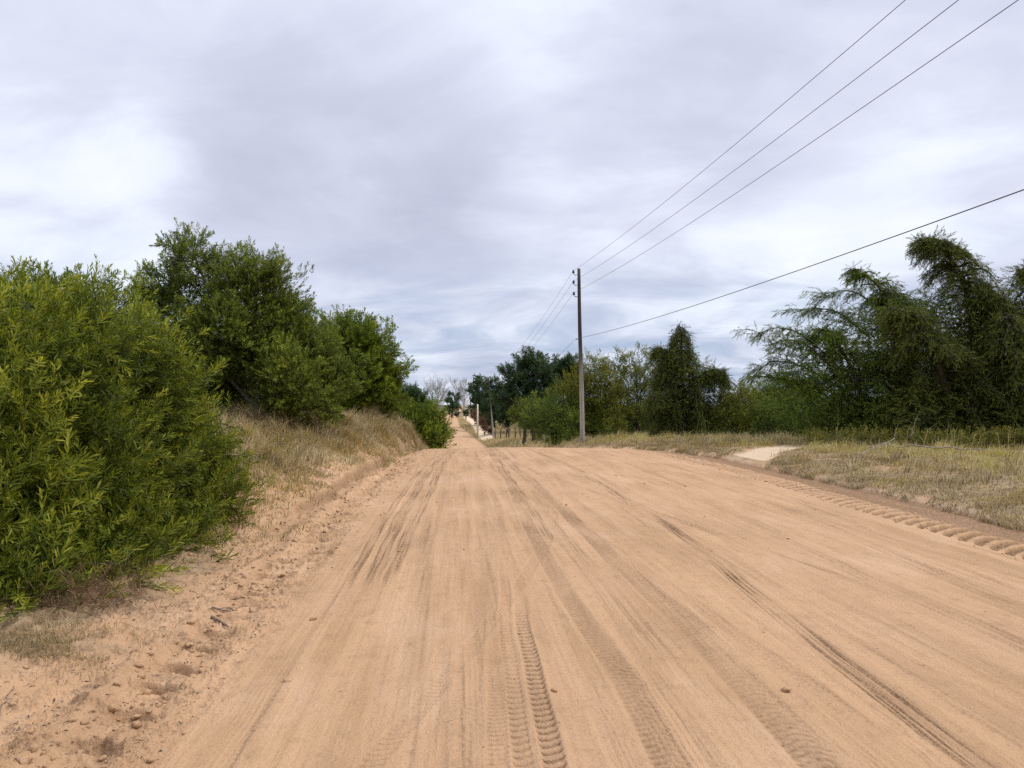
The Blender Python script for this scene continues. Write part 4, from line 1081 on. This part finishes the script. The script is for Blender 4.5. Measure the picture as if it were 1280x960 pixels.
# sparse litter on the left sandy verge: leaves and bits of straw
n = 16000
y = 2.4 + 14 * g.uniform(0, 1, n) ** 1.3
x = smooth_cub(XL, y) - g.uniform(-.25, 2.6, n)
k = g.uniform(0, 1, n) < np.clip(.35 + 1.2 * fbm(x * 1.5, y * 1.5, 3, 181), 0.03, 1)
x, y = x[k], y[k]; n = len(x)
z = terrain(x, y, True)[0] + .004
a = g.uniform(0, 2 * math.pi, n); L = g.uniform(.01, .04, n) * np.where(g.uniform(0, 1, n) > .93, 2.2, 1); wd = g.uniform(.0015, .005, n)
dv = np.stack([np.cos(a), np.sin(a), g.normal(0, .15, n)], 1); wv = np.stack([-np.sin(a), np.cos(a), g.normal(0, .3, n)], 1)
p = np.stack([x, y, z], 1)
V = np.stack([p, p + dv * (L * .5)[:, None] + wv * wd[:, None] + [0, 0, .004], p + dv * L[:, None], p + dv * (L * .5)[:, None] - wv * wd[:, None] + [0, 0, .004]], 1).reshape(-1, 3)
ob = mesh_np('leaf_litter', V, [np.arange(n)[:, None] * 4 + np.array([[0, 1, 2, 3]])], M['litter'], {'tint': np.repeat(g.uniform(0, 1, n) ** 1.3, 4)})
tag(ob, 'dry leaf bits scattered over the left sandy verge', 'leaf litter', kind='stuff')
# crumbled sand clods along the scuffed left shoulder and the right rut
g = np.random.default_rng(92)
def clod(seed):
    q = np.random.default_rng(seed)
    phi = (1 + 5 ** .5) / 2
    v = np.array([(-1, phi, 0), (1, phi, 0), (-1, -phi, 0), (1, -phi, 0), (0, -1, phi), (0, 1, phi), (0, -1, -phi), (0, 1, -phi), (phi, 0, -1), (phi, 0, 1), (-phi, 0, -1), (-phi, 0, 1)], float)
    f = [(0, 11, 5), (0, 5, 1), (0, 1, 7), (0, 7, 10), (0, 10, 11), (1, 5, 9), (5, 11, 4), (11, 10, 2), (10, 7, 6), (7, 1, 8), (3, 9, 4), (3, 4, 2), (3, 2, 6), (3, 6, 8), (3, 8, 9), (4, 9, 5), (2, 4, 11), (6, 2, 10), (8, 6, 7), (9, 8, 1)]
    v /= np.linalg.norm(v[0])
    v, f = list(map(np.array, v)), f
    mid, F2 = {}, []
    def m2(a, b):
        k_ = (min(a, b), max(a, b))
        if k_ not in mid:
            w_ = v[a] + v[b]; v.append(w_ / np.linalg.norm(w_)); mid[k_] = len(v) - 1
        return mid[k_]
    for a, b, c in f:
        ab, bc, ca = m2(a, b), m2(b, c), m2(c, a)
        F2 += [(a, ab, ca), (b, bc, ab), (c, ca, bc), (ab, bc, ca)]
    V = np.array(v) * (1 + q.normal(0, .20, (len(v), 1))) * np.array((1.1, .9, .62))
    return V, np.zeros((0, 4), int), np.array(F2), np.zeros(len(V))
CL = [clod(s_) for s_ in range(5)]
fo = Foliage()
n = 5200
y = 2.6 + 21 * g.uniform(0, 1, n) ** 1.2
x = smooth_cub(XL, y) - (.18 + g.normal(0, .16, n)) * np.where(g.uniform(0, 1, n) > .35, 1, 3.5)
n2_ = 700
y2 = 6 + 16 * g.uniform(0, 1, n2_); x2 = smooth_cub(RUT, y2) + np.where(g.uniform(0, 1, n2_) > .4, .40, -.36) + g.normal(0, .06, n2_)
y3 = 2.8 + 20 * g.uniform(0, 1, 500) ** 1.4; x3 = smooth_cub(XL, y3) + 7.5 * g.uniform(0, 1, 500)
x, y = np.concatenate([x, x2, x3]), np.concatenate([y, y2, y3])
k = g.uniform(0, 1, len(x)) < np.clip(.45 + 1.1 * fbm(x * 1.2, y * 1.2, 3, 183), .05, 1)
x, y = x[k], y[k]
sz_ = .004 + .022 * g.uniform(0, 1, len(x)) ** 4.0
fo.scatter(CL, np.stack([x, y, terrain(x, y, True)[0] + sz_ * .25], 1), g.normal(0, .35, (len(x), 3)) + np.array((0, 0, 1.0)), sz_, g)
ob = fo.build('sand_clods', M['ground'], None, (0, 0, 0))
tag(ob, 'crumbled sand clods along the scuffed edges of the road', 'sand clods', kind='stuff')

# dead brush under the front bush, and dry weed patch at the left edge
fo = Foliage()
for (px, py, r_, nn) in ((125, 745, .18, 110), (95, 762, .12, 40), (180, 728, .10, 25)):
    Yc = EYE * F_PX / (py + 22 - HORIZON)
    xc = (px - 640) / F_PX * Yc
    ax = xc + g.normal(0, r_, nn); ay = Yc + g.normal(0, r_ * .7, nn)
    fo.scatter(S_twig, np.stack([ax, ay, terrain(ax, ay, False)[0] + g.uniform(0, .12, nn)], 1), g.normal(0, 1, (nn, 3)) + np.array((0, 0, .5)), g.uniform(.35, .65, nn), g, g.normal(0, .15, nn))
tag(fo.build('dead_brush', M['drybrush'], None, (0, 0, 0)), 'reddish brown dead brush under the front edge of the big bush', 'dead brush', kind='stuff')
n = 9000
x = g.normal(-3.05, .40, n); y = g.normal(4.75, .22, n)
k = (fbm(x * 2, y * 2, 3, 191) > -.1)
x, y = x[k], y[k]
blades('dry_weeds', 'low greyish dry weeds at the left edge below the bush', x, y, g.uniform(.02, .08, len(x)), g.uniform(.0015, .0035, len(x)), 1.2, 'grass', np.full(len(x), .34), 89)

# ------------------------------------------------------------------ twigs on the sand
def twig(label, pts, r, mat, name='fallen_twig', forks=2, seed=0, group=None):
    g = np.random.default_rng(seed)
    P = []
    for px, py, dz in pts:
        Yt = EYE * F_PX / (py - HORIZON)
        x_ = (px - 640) / F_PX * Yt
        z0, = terrain(np.array([x_]), np.array([Yt]), True)[0]
        P.append((x_, Yt, z0 + r + dz))
    P = np.array(P)
    t = np.linspace(0, len(P) - 1, 10)
    Pd = np.stack([np.interp(t, np.arange(len(P)), P[:, i]) for i in range(3)], 1)
    L = np.linalg.norm(Pd[-1] - Pd[0])
    Pd[1:-1] += g.normal(0, .012 * L, (8, 3)) * [1, 1, .4]
    o0 = Pd[0].copy()
    tb = TB()
    tb.tube(Pd - o0, np.linspace(r, r * .45, 10), 6)
    for j in range(forks):
        q = Pd[g.integers(3, 8)]
        e = q + np.array((g.normal(0, .25), g.normal(0, .25), g.uniform(0.0, .08))) * L
        tb.tube(np.array([q, (q + e) / 2 + g.normal(0, .02 * L, 3), e]) - o0, [r * .6, r * .45, r * .25], 5)
    ob = tb.build(name, M[mat], None)
    ob.location = o0
    tag(ob, label, 'twig', group)
twig('dark forked twig lying on sand right of the big bush', [(268, 764, .005), (285, 766, .01), (312, 757, .01)], .008, 'twig', seed=1, forks=2)
twig('short thick dark stub of wood below the forked twig', [(268, 772, .0), (278, 779, .015), (288, 785, .005)], .013, 'twig', seed=2, forks=0)
twig('thin brown twig at the left bottom corner', [(3, 903, 0), (14, 880, .01), (24, 866, .01)], .005, 'twig', seed=3, forks=0)
twig('pale bent twig leaning out of the dead brush', [(110, 742, .12), (150, 738, .10), (176, 724, .16)], .006, 'deadwood', seed=4, forks=1)

def verge_branch(label, pts, r, seed):
    g = np.random.default_rng(seed)
    P = []
    for px, Y, dz in pts:
        x_ = (px - 640) / F_PX * Y
        P.append((x_, Y, gz(x_, Y) + dz))
    P = np.array(P); t = np.linspace(0, len(P) - 1, 12)
    Pd = np.stack([np.interp(t, np.arange(len(P)), P[:, i]) for i in range(3)], 1)
    Pd[1:-1] += g.normal(0, .02, (10, 3))
    tb = TB(); o0 = Pd[0].copy()
    tb.tube(Pd - o0, np.linspace(r, r * .4, 12), 6)
    for j in range(3):
        q = Pd[g.integers(5, 11)]; e = q + g.normal(0, .22, 3) * [1, 1, .3] + [0, 0, .05]
        tb.tube(np.array([q, (q + e) / 2 + g.normal(0, .03, 3), e]) - o0, [r * .5, r * .4, r * .2], 5)
    ob = tb.build('dead_branch', M['deadwood'], None); ob.location = o0
    tag(ob, label, 'branch')
verge_branch('bleached dead branch propped in the grass at the back of the right verge', [(1074, 17.2, .12), (1095, 17.8, .26), (1118, 18.6, .40)], .016, 5)
verge_branch('long bleached bough lying along the back of the right grass', [(1110, 19.6, .16), (1160, 19.0, .15), (1205, 18.4, .14), (1262, 17.8, .12)], .022, 6)
verge_branch('grey dry stick standing in the right undergrowth before conifers', [(1138, 20.6, .3), (1143, 20.7, .75), (1147, 20.8, .95)], .008, 8)

# ------------------------------------------------------------------ power line
POLE_H = 7.55
HOOKS = (7.40, 6.95, 6.45)
def make_pole(loc, label):
    root = thing('utility_pole', loc, label, 'power pole', 'wooden power poles along the road')
    tb = TB()
    zs = np.linspace(-0.4, POLE_H, 14)
    tb.tube(np.stack([0.012 * np.sin(zs * .9), 0.01 * np.cos(zs * .7), zs], 1), np.interp(zs, (-.4, POLE_H), (.112, .068)), 14)
    tb.build('shaft', M['pole'], root)
    for h_ in HOOKS:
        hk = TB()
        a = np.linspace(0, math.pi / 2, 6)
        arc = [(-0.08, 0, h_ - .12), (-.14, 0, h_ - .13)] + [(-.14 - .10 * math.sin(q), 0, h_ - .03 - .10 * math.cos(q)) for q in a]
        hk.tube(np.array(arc), .014, 6)
        ho = hk.build('hook', M['iron'], root)
        il = TB()
        il.lathe((-.24, 0, h_ - .05), (0, 0, 1), [(0, .03), (.015, .058), (.04, .062), (.055, .04), (.075, .038), (.085, .05), (.115, .048), (.14, .022)], 12)
        il.build('insulator', M['insulator'], ho)
    br = TB()
    br.tube(np.array([(-.11, 0, 4.47), (-.17, 0, 4.47), (-.19, 0, 4.50)]), .014, 6)
    br.build('cable_clamp', M['iron'], root)
    return root
p1 = gpt(728, 32)
pole1 = make_pole(p1, 'nearest tall wooden power pole at the right road edge')
pole1.rotation_euler = (0, R(-1.1), R(5.4))
def copy_tree(o, parent=None):
    c = o.copy(); col.objects.link(c)
    if parent is not None: c.parent = parent
    for ch in [q for q in bpy.data.objects if q.parent == o]:
        copy_tree(ch, c)
    return c
p2 = at(617, 548, 91.0)
p3 = at(588, 520, 165.0)
pole2 = copy_tree(pole1); pole2.location = tuple(p2); pole2.rotation_euler = (0, R(-5.0), R(5)); pole2['label'] = 'second power pole, leaning left beside the far grass and fence'
pole3 = copy_tree(pole1); pole3.location = tuple(p3); pole3.rotation_euler = (0, R(-1.0), R(5)); pole3['label'] = 'farthest small power pole between the two bare trees and dark pines'
from mathutils import Euler
def on_pole(p, e, v):
    return np.array(Vector(tuple(p)) + Euler(e).to_matrix() @ Vector(v))
pb = np.array((8.4, -27.0, 0.2))        # where the pole behind the camera stands
def span(a, b, sag, n=40):
    t = np.linspace(0, 1, n)[:, None]
    P = a + (b - a) * t
    P[:, 2] -= sag * 4 * (t * (1 - t))[:, 0]
    return P
E1, E2, E3 = (0, R(-1.1), R(5.4)), (0, R(-5), R(5)), (0, R(-1), R(5))
G = 'three bare conductors of the power line'
for h_, lb, sg in ((HOOKS[0], 'topmost bare wire strung between the power poles', 1.0), (HOOKS[1], 'middle bare wire strung between the power poles', 1.05), (HOOKS[2], 'lowest bare wire of the three strung between poles', 1.0)):
    v = (-.24, 0, h_ + .06)
    a0 = pb + np.array((-.24, 0, h_ + .06)); a1 = on_pole(p1, E1, v); a2 = on_pole(p2, E2, v); a3 = on_pole(p3, E3, v)
    tb = TB()
    P = np.vstack([span(a0, a1, sg, 60), span(a1, a2, 0.9, 30)[1:], span(a2, a3, 1.0, 30)[1:]])
    tb.tube(P, .0052, 5)
    tag(tb.build('power_wire', M['wire'], None), lb, 'wire', G)
v = (-.19, 0, 4.50)
a0 = pb + np.array((-.19, 0, 4.50)); a1 = on_pole(p1, E1, v); a2 = on_pole(p2, E2, (-.19, 0, 5.0)); a3 = on_pole(p3, E3, v)
tb = TB(); tb.tube(np.vstack([span(a0, a1, .85, 60), span(a1, a2, .9, 30)[1:], span(a2, a3, 1.0, 30)[1:]]), 0.0065, 6)
tag(tb.build('telephone_cable', M['cable'], None), 'single black cable hanging low below the power wires', 'cable')

# ------------------------------------------------------------------ far street furniture
lp = at(597, 543.5, 95)
lr = thing('lamp_post', lp, 'short pale lamp post beside the white path', 'lamp post')
tb = TB(); tb.tube(np.array([(0, 0, -.5), (0, 0, 1.5), (0, 0, 3.95)]), [.12, .11, .09], 10); tb.build('post', M['palepost'], lr)
tb = TB(); tb.tube(np.array([(0, 0, 3.85), (-.4, 0, 3.95), (-.72, 0, 3.97)]), .025, 6); tb.build('arm', M['iron'], lr)
tb = TB(); tb.lathe((-.74, 0, 4.08), (0, 0, -1), [(0, .05), (.05, .12), (.16, .14), (.26, .10), (.30, .03)], 12); tb.build('lamp_head', M['lamp'], lr)
pp = at(582.5, 524, 150)
tb = TB(); tb.tube(np.array([(0, 0, -.5), (0, 0, 2), (0, 0, 4.1)]), [.13, .12, .10], 10)
tb.lathe((0, 0, 4.1), (0, 0, 1), [(0, .12), (.05, .12), (.08, .06)], 10)
o = tb.build('pale_post', M['palepost'], None); o.location = tuple(pp)
tag(o, 'pale slender post at the top of the white path', 'post')

fb = np.array((0.3, 85.0, 0.0)); fb[2] = gz(0.3, 85)
fr = thing('wire_fence', fb, 'old post and wire fence across the dry field', 'fence')
g = np.random.default_rng(95)
posts = [(619, 88), (626, 87), (633, 86), (636, 86), (644, 85), (650, 87), (657.5, 84), (666, 83), (676, 82)]
tops = []
for px, Y in posts:
    x_ = (px - 640) / F_PX * Y; z_ = gz(x_, Y)
    h_ = g.uniform(1.25, 1.5)
    tb = TB(); tb.tube(np.array([(0, 0, -.3), (g.normal(0, .02), 0, h_ * .5), (g.normal(0, .04), 0, h_)]) + np.array((x_, Y, z_)) - fb, [.085, .08, .07], 7)
    tb.build('fence_post', M['fencewood'], fr)
    tops.append(np.array((x_, Y, z_)) - fb)
for hh_ in (.45, .85, 1.15):
    tb = TB(); tb.tube(np.array([t_ + np.array((0, -.09, hh_)) for t_ in tops]), .012, 4)
    tb.build('fence_wire', M['iron'], fr)
